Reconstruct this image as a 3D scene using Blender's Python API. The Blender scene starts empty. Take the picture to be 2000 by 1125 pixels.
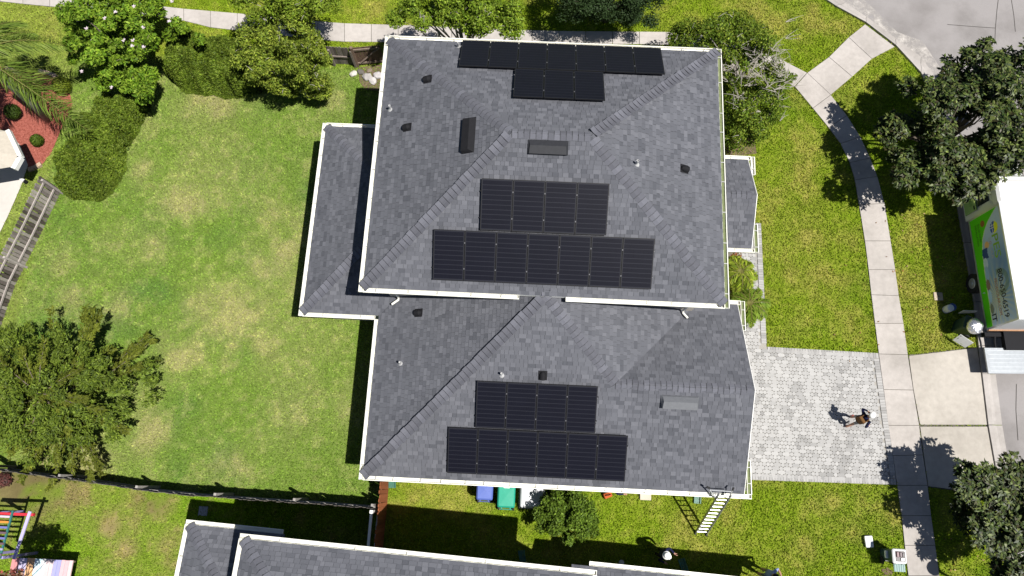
import bpy, bmesh, math, random
import numpy as np
from mathutils import Vector, Matrix, Euler
random.seed(7); RNG = np.random.default_rng(7)
SC = bpy.context.scene
COL = SC.collection

# ------------------------------------------------------------------ camera
# World frame = the main house's frame (X along its ridge, Y to the back of the picture), metres.
# The drone hovers 29 m above the origin and looks 15.3 degrees off straight down.
CAM_H, FPX, TILT, ROLL, YAW = 29.0, 1435.33, 0.26765, -0.0095, -0.0566
_c, _s = math.cos(YAW), math.sin(YAW)
def _house(x, y, z): return Vector((_c*x+_s*y, -_s*x+_c*y, z))
_R = Vector((1, 0, 0)); _D = Vector((0, -math.cos(TILT), -math.sin(TILT))); _F = Vector((0, math.sin(TILT), -math.cos(TILT)))
_right = math.cos(ROLL)*_R - math.sin(ROLL)*_D
_down = math.sin(ROLL)*_R + math.cos(ROLL)*_D
cam_d = bpy.data.cameras.new('camera'); cam = bpy.data.objects.new('camera', cam_d); COL.objects.link(cam)
_m = Matrix.Identity(4)
for i, v in enumerate((_house(*_right), _house(*(-_down)), _house(*(-_F)))):
    for j in range(3): _m[j][i] = v[j]
_m[2][3] = CAM_H
cam.matrix_world = _m
cam_d.sensor_width = 36; cam_d.lens = 36*FPX/2000; cam_d.clip_start = .1; cam_d.clip_end = 3000
SC.camera = cam

def at(px, py, z=0.0):
    """survey point: where the sight line of photo point (px, py) meets the height z"""
    a, b = px-1000, py-562.5
    u = (a*math.cos(ROLL)+b*math.sin(ROLL))/FPX; v = (-a*math.sin(ROLL)+b*math.cos(ROLL))/FPX
    k = (CAM_H-z)/(math.cos(TILT)+v*math.sin(TILT))
    x = u*k; y = (math.sin(TILT)-v*math.cos(TILT))*k
    return Vector((_c*x+_s*y, -_s*x+_c*y, z))
def ats(pts, z=0.0): return [at(p[0], p[1], z) for p in pts]

# ------------------------------------------------------------------ sky, sun, exposure
SUNK = Vector((-.413, .2064, -1.0)).normalized()
w = bpy.data.worlds.new('World'); SC.world = w; w.use_nodes = True
nt = w.node_tree; nt.nodes.clear()
sky = nt.nodes.new('ShaderNodeTexSky'); sky.sky_type = 'NISHITA'; sky.sun_disc = False
sky.sun_elevation = math.asin(-SUNK.z); sky.sun_rotation = math.atan2(-SUNK.x, -SUNK.y)
sky.air_density = .75; sky.dust_density = .5
bg = nt.nodes.new('ShaderNodeBackground'); bg.inputs[1].default_value = .05
wo = nt.nodes.new('ShaderNodeOutputWorld')
nt.links.new(sky.outputs[0], bg.inputs[0]); nt.links.new(bg.outputs[0], wo.inputs[0])
sl = bpy.data.lights.new('sun', 'SUN'); sl.energy = 5.0; sl.angle = math.radians(.53); sl.color = (1, .965, .91)
so = bpy.data.objects.new('sun', sl); COL.objects.link(so)
so.rotation_euler = SUNK.to_track_quat('-Z', 'Y').to_euler(); so.location = (20, -10, 45)
SC.view_settings.view_transform = 'Standard'; SC.view_settings.look = 'None'
SC.view_settings.gamma = 1.0; SC.view_settings.exposure = .53
SC.view_settings.use_curve_mapping = False

# ------------------------------------------------------------------ materials
MATS = {}
def _nodes(name):
    m = bpy.data.materials.new(name); m.use_nodes = True
    n = m.node_tree.nodes; n.clear()
    o = n.new('ShaderNodeOutputMaterial'); p = n.new('ShaderNodeBsdfPrincipled')
    m.node_tree.links.new(p.outputs[0], o.inputs[0]); MATS[name] = m
    return m, n, m.node_tree.links, p, o
def _mix(n, l, a, b, fac=1.0, mode='MULTIPLY'):
    x = n.new('ShaderNodeMix'); x.data_type = 'RGBA'; x.blend_type = mode
    if isinstance(fac, (int, float)): x.inputs[0].default_value = fac
    else: l.new(fac, x.inputs[0])
    for s, i in ((a, 6), (b, 7)):
        if hasattr(s, 'is_output'): l.new(s, x.inputs[i])
        else: x.inputs[i].default_value = (*s, 1)
    return x.outputs[2]
def _noise(n, l, scale, detail=4, rough=.6, lo=.3, hi=.7, c0=(0, 0, 0), c1=(1, 1, 1), vec=None):
    t = n.new('ShaderNodeTexNoise'); t.inputs['Scale'].default_value = scale
    t.inputs['Detail'].default_value = detail; t.inputs['Roughness'].default_value = rough
    if vec is None:
        g = n.new('ShaderNodeNewGeometry'); l.new(g.outputs['Position'], t.inputs['Vector'])
    else: l.new(vec, t.inputs['Vector'])
    r = n.new('ShaderNodeValToRGB'); l.new(t.outputs[0], r.inputs[0])
    r.color_ramp.elements[0].position = lo; r.color_ramp.elements[1].position = hi
    r.color_ramp.elements[0].color = (*c0, 1); r.color_ramp.elements[1].color = (*c1, 1)
    return r.outputs[0], t.outputs[0]
def mat(name, col, rough=.7, var=.12, scale=6., spec=.4, metal=0., bump=0., bscale=60., col2=None, source=None, coat=0., transl=0., stain=0.):
    """procedural: colour (or a colour attribute / object colour) times two octaves of wear, optional relief"""
    m, n, l, p, o = _nodes(name)
    if source == 'attr':
        a = n.new('ShaderNodeAttribute'); a.attribute_name = 'Col'; base = a.outputs[0]
    elif source == 'object':
        a = n.new('ShaderNodeObjectInfo'); base = a.outputs['Color']
    elif col2 is not None:
        base, _ = _noise(n, l, scale*.5, 5, .65, .35, .65, col, col2)
    else:
        base = n.new('ShaderNodeRGB').outputs[0]; base.default_value = (*col, 1)
    if var:
        f, _ = _noise(n, l, scale, 6, .65, .25, .75, (1-var,)*3, (1+var,)*3)
        base = _mix(n, l, base, f)
    if stain:
        f, _ = _noise(n, l, .55, 5, .6, .42, .68, (1, 1, 1), (1-stain, 1-stain*1.02, 1-stain*1.06))
        base = _mix(n, l, base, f)
    l.new(base, p.inputs['Base Color'])
    p.inputs['Roughness'].default_value = rough; p.inputs['Metallic'].default_value = metal
    p.inputs['Specular IOR Level'].default_value = spec
    if coat: p.inputs['Coat Weight'].default_value = coat; p.inputs['Coat Roughness'].default_value = .06
    if bump:
        _, f = _noise(n, l, bscale, 4, .6)
        b = n.new('ShaderNodeBump'); b.inputs['Strength'].default_value = bump; b.inputs['Distance'].default_value = .02
        l.new(f, b.inputs['Height']); l.new(b.outputs[0], p.inputs['Normal'])
    if transl:
        t = n.new('ShaderNodeBsdfTranslucent'); l.new(base, t.inputs[0])
        s = n.new('ShaderNodeMixShader'); s.inputs[0].default_value = transl
        l.new(p.outputs[0], s.inputs[1]); l.new(t.outputs[0], s.inputs[2]); l.new(s.outputs[0], o.inputs[0])
    return m
mat('shingle', None, .9, .10, 40, .25, bump=.25, bscale=150, source='attr')
mat('shingle_piece', None, .9, .10, 40, .25, bump=.25, bscale=150, source='object')
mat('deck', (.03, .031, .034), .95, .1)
mat('gutter', (.78, .77, .69), .38, .05, 3, .5, stain=.12)
mat('stucco', (.56, .52, .45), .85, .06, 8, .2, bump=.3, bscale=90)
mat('white_paint', (.76, .75, .72), .45, .05, 4)
mat('glass', (.03, .035, .04), .08, 0, spec=.8)
mat('garage_door', (.62, .60, .55), .5, .04)
mat('vent_black', (.012, .012, .014), .75, .15, 9, .15)
mat('vent_dark', (.026, .027, .031), .6, .15, 9, .2)
mat('vent_grey', (.115, .12, .13), .55, .12, 9)
mat('pipe_grey', (.42, .42, .42), .4, .1)
mat('cell', (.0060, .0064, .0115), .38, .1, 2.0, .10)
mat('cell_gap', (.015, .016, .023), .45, .08, 5, .12)
mat('panel_frame', (.009, .009, .011), .5, .1, 9, .25)
mat('hanger', (.42, .42, .40), .5, .1)
mat('clamp', (.10, .10, .11), .5, .1)
mat('leaf', None, .55, .12, 9, .14, source='attr', transl=.22)
mat('leaf_gloss', None, .42, .12, 9, .16, source='attr', transl=.06)
mat('bark', (.13, .105, .085), .9, .25, 14, .2, bump=.5, bscale=40)
mat('grey_twig', (.31, .285, .25), .9, .2, 20, .2)
mat('palm_bark', (.30, .28, .25), .9, .25, 12, .2, bump=.5, bscale=30)
mat('lawn', None, .95, .16, 22, .03, bump=.5, bscale=35, source='attr')
mat('blade', None, .85, .0, 9, .04, source='attr', transl=.14)
mat('concrete', None, .9, .11, 5, .2, bump=.15, bscale=120, source='object', stain=.2)
mat('joint', (.10, .09, .075), .95, .2)
mat('asphalt', (.255, .240, .236), .92, .13, 60, .2, bump=.3, bscale=200, stain=.26)
mat('crack', (.06, .055, .05), .95, .2)
mat('paver', None, .88, .08, 30, .25, source='attr', bump=.15, bscale=150)
mat('paver_piece', None, .88, .08, 30, .25, source='object', bump=.15, bscale=150)
mat('sand', (.29, .275, .25), .95, .2, 30)
mat('mulch', (.19, .050, .035), .95, .3, 25, .1, bump=.8, bscale=40, col2=(.32, .105, .08))
mat('dirt', (.16, .115, .075), .95, .25, 9, .1, bump=.6, bscale=25, col2=(.10, .075, .05))
mat('wood', None, .9, .28, 16, .15, source='object', bump=.4, bscale=40)
mat('paint', None, .5, .07, 8, .4, source='object')
mat('plastic', None, .42, .07, 8, .4, source='object')
mat('metal', None, .35, .1, 9, .5, metal=.6, source='object')
mat('gloss', None, .25, .04, 3, .5, source='object', coat=.3)
mat('rubber', (.018, .018, .018), .8, .15)
mat('foil', (.75, .75, .77), .25, .1, 12, metal=.85, bump=.8, bscale=25)
mat('skin', (.42, .23, .16), .6, .06)
mat('cloth', None, .9, .14, 20, .15, source='object')
mat('navy', (.012, .014, .045), .9, .15, 25, .15)
mat('grey_cloth', (.20, .20, .21), .9, .12, 25, .15)
mat('brown_vest', (.13, .065, .025), .85, .2, 25, .15)
mat('lightblue', (.25, .32, .55), .9, .1, 25, .15)
mat('black_cloth', (.012, .012, .013), .9, .1, 25, .15)
mat('red_shoe', (.42, .07, .06), .6, .1, 25)
mat('hair', (.03, .018, .012), .7, .2, 40)
mat('roof_tan', (.42, .38, .32), .85, .1, 10, .2, bump=.2)
mat('stone', (.30, .28, .26), .9, .25, 8, .2, bump=.6, bscale=20)

# ------------------------------------------------------------------ building helpers
BASE = {}
def empty(name, loc=(0, 0, 0), rz=0.0):
    o = bpy.data.objects.new(name, None); o.empty_display_size = .2
    o.location = loc; o.rotation_euler = (0, 0, rz); COL.objects.link(o)
    BASE[o.name] = Matrix.Translation(Vector(loc)) @ Matrix.Rotation(rz, 4, 'Z')
    return o
def tag(o, label, cat, group=None, kind=None):
    o['label'] = label; o['category'] = cat
    if group: o['group'] = group
    if kind: o['kind'] = kind
    return o
def structure(o): o['kind'] = 'structure'; return o
def _link(name, me, parent, color=None, kind=None):
    o = bpy.data.objects.new(name, me); COL.objects.link(o)
    if parent is not None:
        o.parent = parent; BASE[o.name] = BASE[parent.name]
    else: BASE[o.name] = Matrix.Identity(4)
    if color is not None: o.color = (*color, 1)
    if kind: o['kind'] = kind
    return o
def inst(name, me, parent, M, color=None):
    """a copy that shares mesh data, placed by a world matrix; parents keep their meshes unmoved"""
    o = bpy.data.objects.new(name, me); COL.objects.link(o)
    o.parent = parent
    o.matrix_local = (BASE[parent.name].inverted() @ M) if parent is not None else M
    if color is not None: o.color = (*color, 1)
    BASE[o.name] = M
    return o
class MB:
    def __init__(s): s.v = []; s.f = []; s.m = []; s.c = []; s.mats = []; s.smooth = False
    def _mi(s, m):
        if m not in s.mats: s.mats.append(m)
        return s.mats.index(m)
    def add(s, vs, fs, m, col=None):
        k = len(s.v); s.v += [tuple(p) for p in vs]; i = s._mi(m)
        for f in fs: s.f.append([k+a for a in f]); s.m.append(i); s.c.append(col)
        return s
    def box(s, c, d, m, rz=0., M=None, taper=1., col=None):
        """box by centre and size; taper scales the top"""
        x, y, z = d[0]/2, d[1]/2, d[2]/2; vs = []
        for sz, t in ((-1, 1), (1, taper)):
            for sx, sy in ((-1, -1), (1, -1), (1, 1), (-1, 1)): vs.append(Vector((sx*x*t, sy*y*t, sz*z)))
        if M is None: M = Matrix.Translation(Vector(c)) @ Matrix.Rotation(rz, 4, 'Z')
        else: M = M @ Matrix.Translation(Vector(c))
        return s.add([M @ p for p in vs], [(0, 3, 2, 1), (4, 5, 6, 7), (0, 1, 5, 4), (1, 2, 6, 5), (2, 3, 7, 6), (3, 0, 4, 7)], m, col)
    def rbox(s, c, d, m, r=.04, rz=0., n=3, taper=1., col=None, crown=0.):
        """box with rounded vertical corners, chamfered top edge and slight crown"""
        out = []
        for lvl, (zz, ins, t) in enumerate(((-d[2]/2, 0, 1), (d[2]/2-r*.6, 0, taper), (d[2]/2, r*.6, taper))):
            ring = []
            for cx, cy, a0 in ((1, 1, 0), (-1, 1, 90), (-1, -1, 180), (1, -1, 270)):
                for k in range(n+1):
                    a = math.radians(a0+90*k/n)
                    ring.append(Vector((cx*(d[0]/2-r)+(r-ins)*math.cos(a), cy*(d[1]/2-r)+(r-ins)*math.sin(a), zz)))
            out.append([Vector((p.x*t, p.y*t, p.z)) for p in ring])
        N = len(out[0]); M = Matrix.Translation(Vector(c)) @ Matrix.Rotation(rz, 4, 'Z')
        vs = [M @ p for ring in out for p in ring] + [M @ Vector((0, 0, d[2]/2+crown))]
        fs = [tuple(reversed(range(N)))]
        for q in range(2):
            for k in range(N): a = q*N+k; b = q*N+(k+1) % N; fs.append((a, b, b+N, a+N))
        for k in range(N): fs.append((2*N+k, 2*N+(k+1) % N, 3*N))
        return s.add(vs, fs, m, col)
    def prism(s, poly, z0, z1, m, col=None):
        n = len(poly); A = sum(poly[i][0]*poly[(i+1) % n][1]-poly[(i+1) % n][0]*poly[i][1] for i in range(n))
        if A < 0: poly = poly[::-1]
        vs = [(p[0], p[1], z0) for p in poly]+[(p[0], p[1], z1) for p in poly]
        fs = [tuple(range(n-1, -1, -1)), tuple(range(n, 2*n))]
        for i in range(n): j = (i+1) % n; fs.append((i, j, n+j, n+i))
        return s.add(vs, fs, m, col)
    def tube(s, pts, rad, m, n=8, cap=True, col=None):
        pts = [Vector(p) for p in pts]; rings = []
        if isinstance(rad, (int, float)): rad = [rad]*len(pts)
        ref = None
        for i, p in enumerate(pts):
            t = (pts[min(i+1, len(pts)-1)]-pts[max(i-1, 0)]).normalized()
            if ref is None: ref = Vector((1, 0, 0)) if abs(t.x) < .8 else Vector((0, 1, 0))
            a = (ref-t*ref.dot(t)).normalized(); b = t.cross(a); ref = a
            rings.append([p+(a*math.cos(2*math.pi*k/n)+b*math.sin(2*math.pi*k/n))*rad[i] for k in range(n)])
        vs = [q for r in rings for q in r]; fs = []
        for i in range(len(pts)-1):
            for k in range(n):
                a = i*n+k; b = i*n+(k+1) % n; fs.append((a, b, b+n, a+n))
        if cap: fs += [tuple(range(n-1, -1, -1)), tuple(range((len(pts)-1)*n, len(pts)*n))]
        return s.add(vs, fs, m, col)
    def lathe(s, prof, c, m, n=16, col=None):
        vs = []; fs = []
        for r, z in prof:
            for k in range(n): a = 2*math.pi*k/n; vs.append((c[0]+r*math.cos(a), c[1]+r*math.sin(a), c[2]+z))
        for i in range(len(prof)-1):
            for k in range(n):
                a = i*n+k; b = i*n+(k+1) % n; fs.append((a, b, b+n, a+n))
        fs.append(tuple(range(n-1, -1, -1))); fs.append(tuple(range((len(prof)-1)*n, len(prof)*n)))
        return s.add(vs, fs, m, col)
    def mesh(s, name):
        me = bpy.data.meshes.new(name); me.from_pydata(s.v, [], s.f)
        for m in s.mats: me.materials.append(MATS[m])
        me.polygons.foreach_set('material_index', s.m)
        if any(c is not None for c in s.c):
            a = me.color_attributes.new('Col', 'FLOAT_COLOR', 'CORNER'); arr = []
            for f, c in zip(s.f, s.c): arr += list((*(c or (.5, .5, .5)), 1.0))*len(f)
            a.data.foreach_set('color', arr)
        if s.smooth: me.polygons.foreach_set('use_smooth', [True]*len(me.polygons))
        me.update(); return me
    def build(s, name, parent=None, color=None, local=False, kind=None):
        if parent is not None and not local:
            I = BASE[parent.name].inverted(); s.v = [tuple(I @ Vector(p)) for p in s.v]
        return _link(name, s.mesh(name), parent, color, kind)
def npmesh(name, V, F, matname, C=None, smooth=False):
    """V (n,3), F (m,k) -> mesh, with point colours C (n,3)"""
    me = bpy.data.meshes.new(name); n, (m, k) = len(V), F.shape
    me.vertices.add(n); me.vertices.foreach_set('co', V.astype(np.float32).ravel())
    me.loops.add(m*k); me.loops.foreach_set('vertex_index', F.astype(np.int32).ravel())
    me.polygons.add(m); me.polygons.foreach_set('loop_start', np.arange(0, m*k, k, dtype=np.int32))
    me.materials.append(MATS[matname])
    if smooth: me.polygons.foreach_set('use_smooth', np.ones(m, bool))
    if C is not None:
        a = me.color_attributes.new('Col', 'FLOAT_COLOR', 'POINT')
        a.data.foreach_set('color', np.hstack([C, np.ones((n, 1))]).astype(np.float32).ravel())
    me.update(calc_edges=True); me.validate(); return me
_lat = np.random.default_rng(3).random((256, 256))
def vnoise(x, y):
    xi = np.floor(x).astype(int); yi = np.floor(y).astype(int); fx = x-xi; fy = y-yi
    fx = fx*fx*(3-2*fx); fy = fy*fy*(3-2*fy); g = lambda a, b: _lat[a % 256, b % 256]
    return (g(xi, yi)*(1-fx)+g(xi+1, yi)*fx)*(1-fy)+(g(xi, yi+1)*(1-fx)+g(xi+1, yi+1)*fx)*fy
def fbm(x, y, o=4, s=1.0):
    t = 0; a = .5; n = 0
    for i in range(o): t = t+a*vnoise(x*s+17.3*i, y*s+5.1*i); n += a; a *= .5; s *= 2.03
    return t/n
def inpoly(x, y, poly):
    r = np.zeros(x.shape, bool); n = len(poly)
    for i in range(n):
        x0, y0 = poly[i][0], poly[i][1]; x1, y1 = poly[(i+1) % n][0], poly[(i+1) % n][1]
        if y0 == y1: continue
        k = ((y0 > y) != (y1 > y)) & (x < (x1-x0)*(y-y0)/(y1-y0)+x0); r ^= k
    return r
def clip(poly, conv):
    """clip a polygon (list of (a,d)) against a convex counter-clockwise polygon"""
    out = poly
    for i in range(len(conv)):
        if not out: return []
        ax, ay = conv[i]; bx, by = conv[(i+1) % len(conv)]; inp = out; out = []
        side = lambda p: (bx-ax)*(p[1]-ay)-(by-ay)*(p[0]-ax)
        for j in range(len(inp)):
            p, q = inp[j-1], inp[j]; sp, sq = side(p), side(q)
            if (sp >= 0) != (sq >= 0):
                t = sp/(sp-sq); out.append((p[0]+(q[0]-p[0])*t, p[1]+(q[1]-p[1])*t))
            if sq >= 0: out.append(q)
    return out
def ccw(p):
    A = sum(p[i][0]*p[(i+1) % len(p)][1]-p[(i+1) % len(p)][0]*p[i][1] for i in range(len(p)))
    return p if A > 0 else p[::-1]
def jit(c, a): k = 1+random.uniform(-a, a); return tuple(max(0, x*k) for x in c)

# ================================================================== GROUND
KERB_BACK = ats([(1570,-60),(1580,-20),(1632,14),(1690,45.5),(1748,90),(1797,143.5),(1826,200),(1845,280),(1860,353),(1881,476),(1901,591),(1909,677),(1916,731),(1928,831),(1940.5,902.5),(1958,1000),(1980,1125),(1995,1200)])
KERB_EDGE = ats([(1590,-60),(1608,-22),(1650,6),(1692,33),(1750,76),(1799,112),(1836,165),(1862,270),(1882,350),(1905,474),(1927,590),(1937,675),(1944,731),(1957,831),(1969,902.5),(1986,1000),(2009,1125),(2024,1200)])
SIDE = [((1552,170),(1576,143)),((1587,212),(1622,186)),((1618,250),(1653.5,226)),((1641,281),(1680,268)),((1659,318),(1699,309)),((1669,352),(1713,345)),((1677,400),(1727,398)),
        ((1688.5,471),(1739,471)),((1695.5,527),(1748,527)),((1701,576),(1755,578)),((1708,632),(1764,632)),((1715.5,691.5),(1772.5,693)),((1725,761),(1783,762)),((1734,831),(1794.5,831)),
        ((1743,890),(1802,888.5)),((1751.5,948),(1811,948)),((1760,1007),(1818,1007)),((1766,1065),(1826,1065)),((1773,1124),(1834,1124)),((1780,1190),(1842,1190)),((1788,1260),(1850,1260))]
def interp(pl, x):
    pl = sorted(pl)
    for a, b in zip(pl, pl[1:]):
        if a[0] <= x <= b[0]: return a[1]+(b[1]-a[1])*(x-a[0])/(b[0]-a[0])
    return pl[0][1] if x < pl[0][0] else pl[-1][1]
UP = [(1576,143),(1500,104),(1440,82),(1380,68),(1301,63),(1070,61),(769,49),(654,45.5),(458,26),(357,17.5),(200,0),(60,-20),(-100,-45)]
LO = [(1552,170),(1490,135),(1425,106),(1370,95),(1290,87.5),(1245,87),(650,82),(550,70),(409.5,54),(343,37),(200,22),(60,10),(-100,-8)]
xs = [1563]+[1510-52.3*k for k in range(31)]
TOPS = [(at(x-(12 if i == 0 else 0), interp(LO, x-(11 if i == 0 else 0))), at(x+(13 if i == 0 else 0), interp(UP, x+(13 if i == 0 else 0)))) for i, x in enumerate(xs)]
RAMP = [((1576,143),(1622,186)),((1618.5,112),(1664,150.5)),((1657,73.5),(1702.5,115.5)),((1689,48),(1747,92))]
APRON = [ats([(1774,695),(1908,679),(1916,731),(1928,830),(1796,830),(1783,762)]), ats([(1796,833),(1928,833),(1941,905),(1954,968),(1812,950),(1803,888)])]
DRIVE = [Vector((9.83,5.98,0)), Vector((14.27,5.92,0)), Vector((14.54,.86,0)), Vector((7.5,.76,0)), Vector((7.5,5.98,0))]
WALK = [Vector((7.2,5.9,0)), Vector((9.83,5.9,0)), Vector((9.82,11.24,0)), Vector((6.5,11.24,0)), Vector((6.5,9.0,0)), Vector((7.5,9.0,0)), Vector((7.5,5.9,0))]
MULCH = ats([(-60,110),(20,136),(80,142),(112,152),(136,176),(142,205),(125,240),(100,300),(82,322),(58,334),(40,290),(14,255),(-60,250)])
SLAB = ats([(-80,255),(14,255),(40,284),(55.4,323),(42.5,362),(18,418.6),(-60,580)])
sw_poly = [at(*p[0]) for p in SIDE]+[at(*p[1]) for p in SIDE][::-1]
top_poly = [p[0] for p in TOPS]+[p[1] for p in TOPS][::-1]
ramp_poly = [at(*p[0]) for p in RAMP]+[at(*p[1]) for p in RAMP][::-1]
road_poly = KERB_BACK+[Vector((60,-9,0)), Vector((60,60,0)), Vector((KERB_BACK[0].x,60,0))]
FOOT = [[(-4.8,6.5),(6.15,6.5),(6.15,15.05),(-4.8,15.05)], [(-7.6,6.3),(-4.8,6.3),(-4.8,13),(-7.6,13)], [(-4.8,.6),(7.5,.6),(7.5,6.5),(-4.8,6.5)], [(-10.6,-9),(12,-9),(9,-3.1),(-10.6,-2.2)]]
HARD = [sw_poly, top_poly, ramp_poly, road_poly, DRIVE, WALK, MULCH, SLAB]+APRON+FOOT

FENCE_S = [Vector(p) for p in ((-19.2,-.16,0),(-18.2,-.26,0),(-15.9,-.42,0),(-13.4,-.66,0),(-11.7,-.75,0),(-9.35,-.80,0),(-7.4,-.82,0),(-4.95,-.88,0))]
south_poly = FENCE_S+[Vector((-4.85,-14,0)), Vector((-30,-14,0)), Vector((-30,0,0))]
def blobs(x, y, lst):
    r = np.zeros(x.shape)
    for px, py, rad, amp in lst:
        c = at(px, py); r = np.maximum(r, amp*np.exp(-((x-c.x)**2+(y-c.y)**2)/(2*(rad/47)**2)))
    return r
DRY = [(410,185,55,.8),(330,165,30,.6),(270,240,26,.8),(265,330,30,.6),(560,470,45,.8),(530,520,32,.8),(480,600,40,.9),(445,615,34,1.),(400,610,30,.8),(590,560,36,.6),(350,690,34,.9),(330,655,24,.6),
       (450,680,13,.9),(440,710,12,.8),(520,670,20,.7),(300,850,22,.7),(420,905,22,.5),(470,905,22,.5),(130,590,22,.6),(110,520,22,.5),(90,490,16,.5),(620,330,24,.4),(650,200,20,.5),(360,395,24,.6),(680,800,35,.35),(600,850,35,.3),(60,590,22,.4),(180,890,30,.6),(90,880,30,.6),
       (230,600,24,.5),(530,470,25,.6),(600,510,30,.6),(300,480,24,.4)]
GREEN = [(640,330,50,.7),(480,330,40,.6),(300,440,45,.6),(470,420,40,.5),(280,560,50,.5),(200,500,40,.6),(430,890,28,.9),(345,820,40,.8),(560,800,45,.5),(480,505,20,.6),(520,530,18,.7),(60,690,40,.4),(350,640,36,.4),(450,640,15,.5),(480,700,18,.6)]
FDRY = [(1560,480,60,.5),(1590,420,40,.4),(1640,630,22,.6),(1560,640,25,.5),(1560,330,45,.35),(1530,60,40,.5),(1480,45,30,.6),(1560,30,35,.5),(1700,980,40,.6),(1630,960,35,.7),(1650,1000,30,.4),(1570,1060,40,.3),(1800,560,40,.6),(1800,640,35,.6),(1790,450,30,.5),(860,960,30,.6),(900,950,22,.7),(810,960,22,.5),(60,60,60,.5),(40,40,40,.5),(745,15,25,.6),(1620,330,30,.3)]
SDRY = [(215,1030,16,.8),(240,1060,12,.6),(330,1060,26,.5),(250,1075,14,.6),(70,950,45,.9),(30,940,35,1.0),(130,960,25,.7),(310,985,20,.7),(270,975,16,.6),(330,1110,22,.5)]
HARD_NEAR = [sw_poly, DRIVE]
def grass_colour(x, y):
    n1 = fbm(x, y, 4, .35); n2 = fbm(x+40, y-9, 4, 1.1); n3 = fbm(x-3, y+70, 3, 4.0)
    front = np.clip((x-7.2)/.6, 0, 1); front = np.maximum(front, (y < .3)*(x > -4.9)*1.0); front = np.maximum(front, np.clip((y-17.6)/.5, 0, 1))
    south = inpoly(x, y, south_poly)*1.0; west = np.clip((-20.2-x)/.4, 0, 1)*(y > 4)
    back_g = np.array([.114,.166,.031]); back_d = np.array([.066,.122,.028]); back_t = np.array([.215,.205,.090])
    fr_g = np.array([.130,.178,.012]); fr_d = np.array([.074,.126,.012]); fr_t = np.array([.21,.20,.045])
    so_g = np.array([.115,.190,.010]); so_d = np.array([.075,.145,.010]); so_t = np.array([.20,.165,.07])
    z = (1-south)*(1-front)
    dry = np.where(south > 0, blobs(x, y, SDRY), np.where(front > .5, blobs(x, y, FDRY), blobs(x, y, DRY)))
    dry = np.clip(dry*(.25+1.5*np.clip((n2-.28)*2, 0, 1)) + np.clip((n1-.53)*2.4, 0, .5)*.7 + np.clip((n3-.56)*2.2, 0, .35) + front*np.clip((n2-.5)*2.2, 0, .45), 0, 1)
    grn = np.clip(blobs(x, y, GREEN)*.65*(.2+1.2*n2)*(front < .5)*(south < .5) + np.clip((.47-n1)*3.2, 0, .7)*np.clip(n2*2-.3, 0, 1), 0, 1)
    def pick(b, f, s): return b[None]*(z)[:, None]+f[None]*(front*(1-south))[:, None]+s[None]*south[:, None]
    g, d, t = pick(back_g, fr_g, so_g), pick(back_d, fr_d, so_d), pick(back_t, fr_t, so_t)
    t = np.where((south > 0)[:, None], t*(1-.45*np.clip(blobs(x, y, [(60,945,60,1.),(300,980,22,.8)]), 0, 1))[:, None], t)
    c = g*(1-grn[:, None])+d*grn[:, None]
    c = c*(1-dry[:, None])+t*dry[:, None]
    olive = np.array([.165,.185,.045]); c = c*(1-.6*west[:, None])+olive*.6*west[:, None]
    n4 = fbm(x+11, y+3, 2, 9.0)
    return np.clip(c*(.76+.25*n3+.24*n4)[:, None], 0, 1)

def ground():
    x = np.arange(-30, 30.01, .15); y = np.arange(-10, 27.01, .15)
    x = np.concatenate([[-900, -120, -45], x, [45, 120, 900]]); y = np.concatenate([[-900, -120, -30], y, [40, 120, 900]])
    X, Y = np.meshgrid(x, y); X = X.ravel(); Y = Y.ravel(); nx, ny = len(x), len(y)
    Z = (fbm(X, Y, 3, .5)-.5)*.02
    for P in HARD: Z = np.where(inpoly(X, Y, P), -.015, Z)
    V = np.stack([X, Y, Z-.012], 1)
    i = (np.arange(ny-1)[:, None]*nx+np.arange(nx-1)[None]).ravel()
    F = np.stack([i, i+1, i+1+nx, i+nx], 1)
    me = npmesh('lawn_ground', V, F, 'lawn', grass_colour(X, Y)*1.05, True)
    structure(_link('lawn_ground', me, None))
ground()

def grass():
    n = 760000
    x = RNG.uniform(-25.5, 23, n); y = RNG.uniform(-4.5, 23.5, n)
    keep = np.ones(n, bool)
    for P in HARD: keep &= ~inpoly(x, y, P)
    bare = inpoly(x, y, south_poly)*blobs(x, y, [(30,940,40,1.1),(90,948,36,.8),(310,985,16,.8),(215,1035,14,.7),(240,1060,10,.6)])
    keep &= RNG.random(n) > bare*1.2
    x, y = x[keep], y[keep]; n = len(x)
    c = grass_colour(x, y)*RNG.uniform(.72, 1.32, n)[:, None]
    tip = RNG.random(n) < .06; c[tip] = c[tip]*np.array([1.35, 1.3, 1.15])
    c = np.clip(c*np.array([1.47, 1.61, 1.22]), 0, .7)
    L = RNG.uniform(.045, .095, n); W = RNG.uniform(.018, .036, n); a = RNG.uniform(0, 6.283, n); lean = RNG.uniform(.25, 1.1, n)
    d = np.stack([np.cos(a), np.sin(a)], 1); sd = np.stack([-np.sin(a), np.cos(a)], 1)
    b = np.stack([x, y], 1); z0 = np.full((n, 1), -.012)
    p0 = np.hstack([b-sd*W[:, None], z0]); p1 = np.hstack([b+sd*W[:, None], z0])
    t = np.hstack([b+d*(L*np.sin(lean))[:, None], (L*np.cos(lean))[:, None]])
    V = np.stack([p0, p1, t], 1).reshape(-1, 3); F = np.arange(3*n).reshape(-1, 3)
    me = npmesh('grass', V, F, 'blade', np.repeat(c, 3, 0))
    tag(_link('grass', me, None), 'short mown lawn grass with green and straw coloured patches', 'grass', kind='stuff')
grass()

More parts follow.
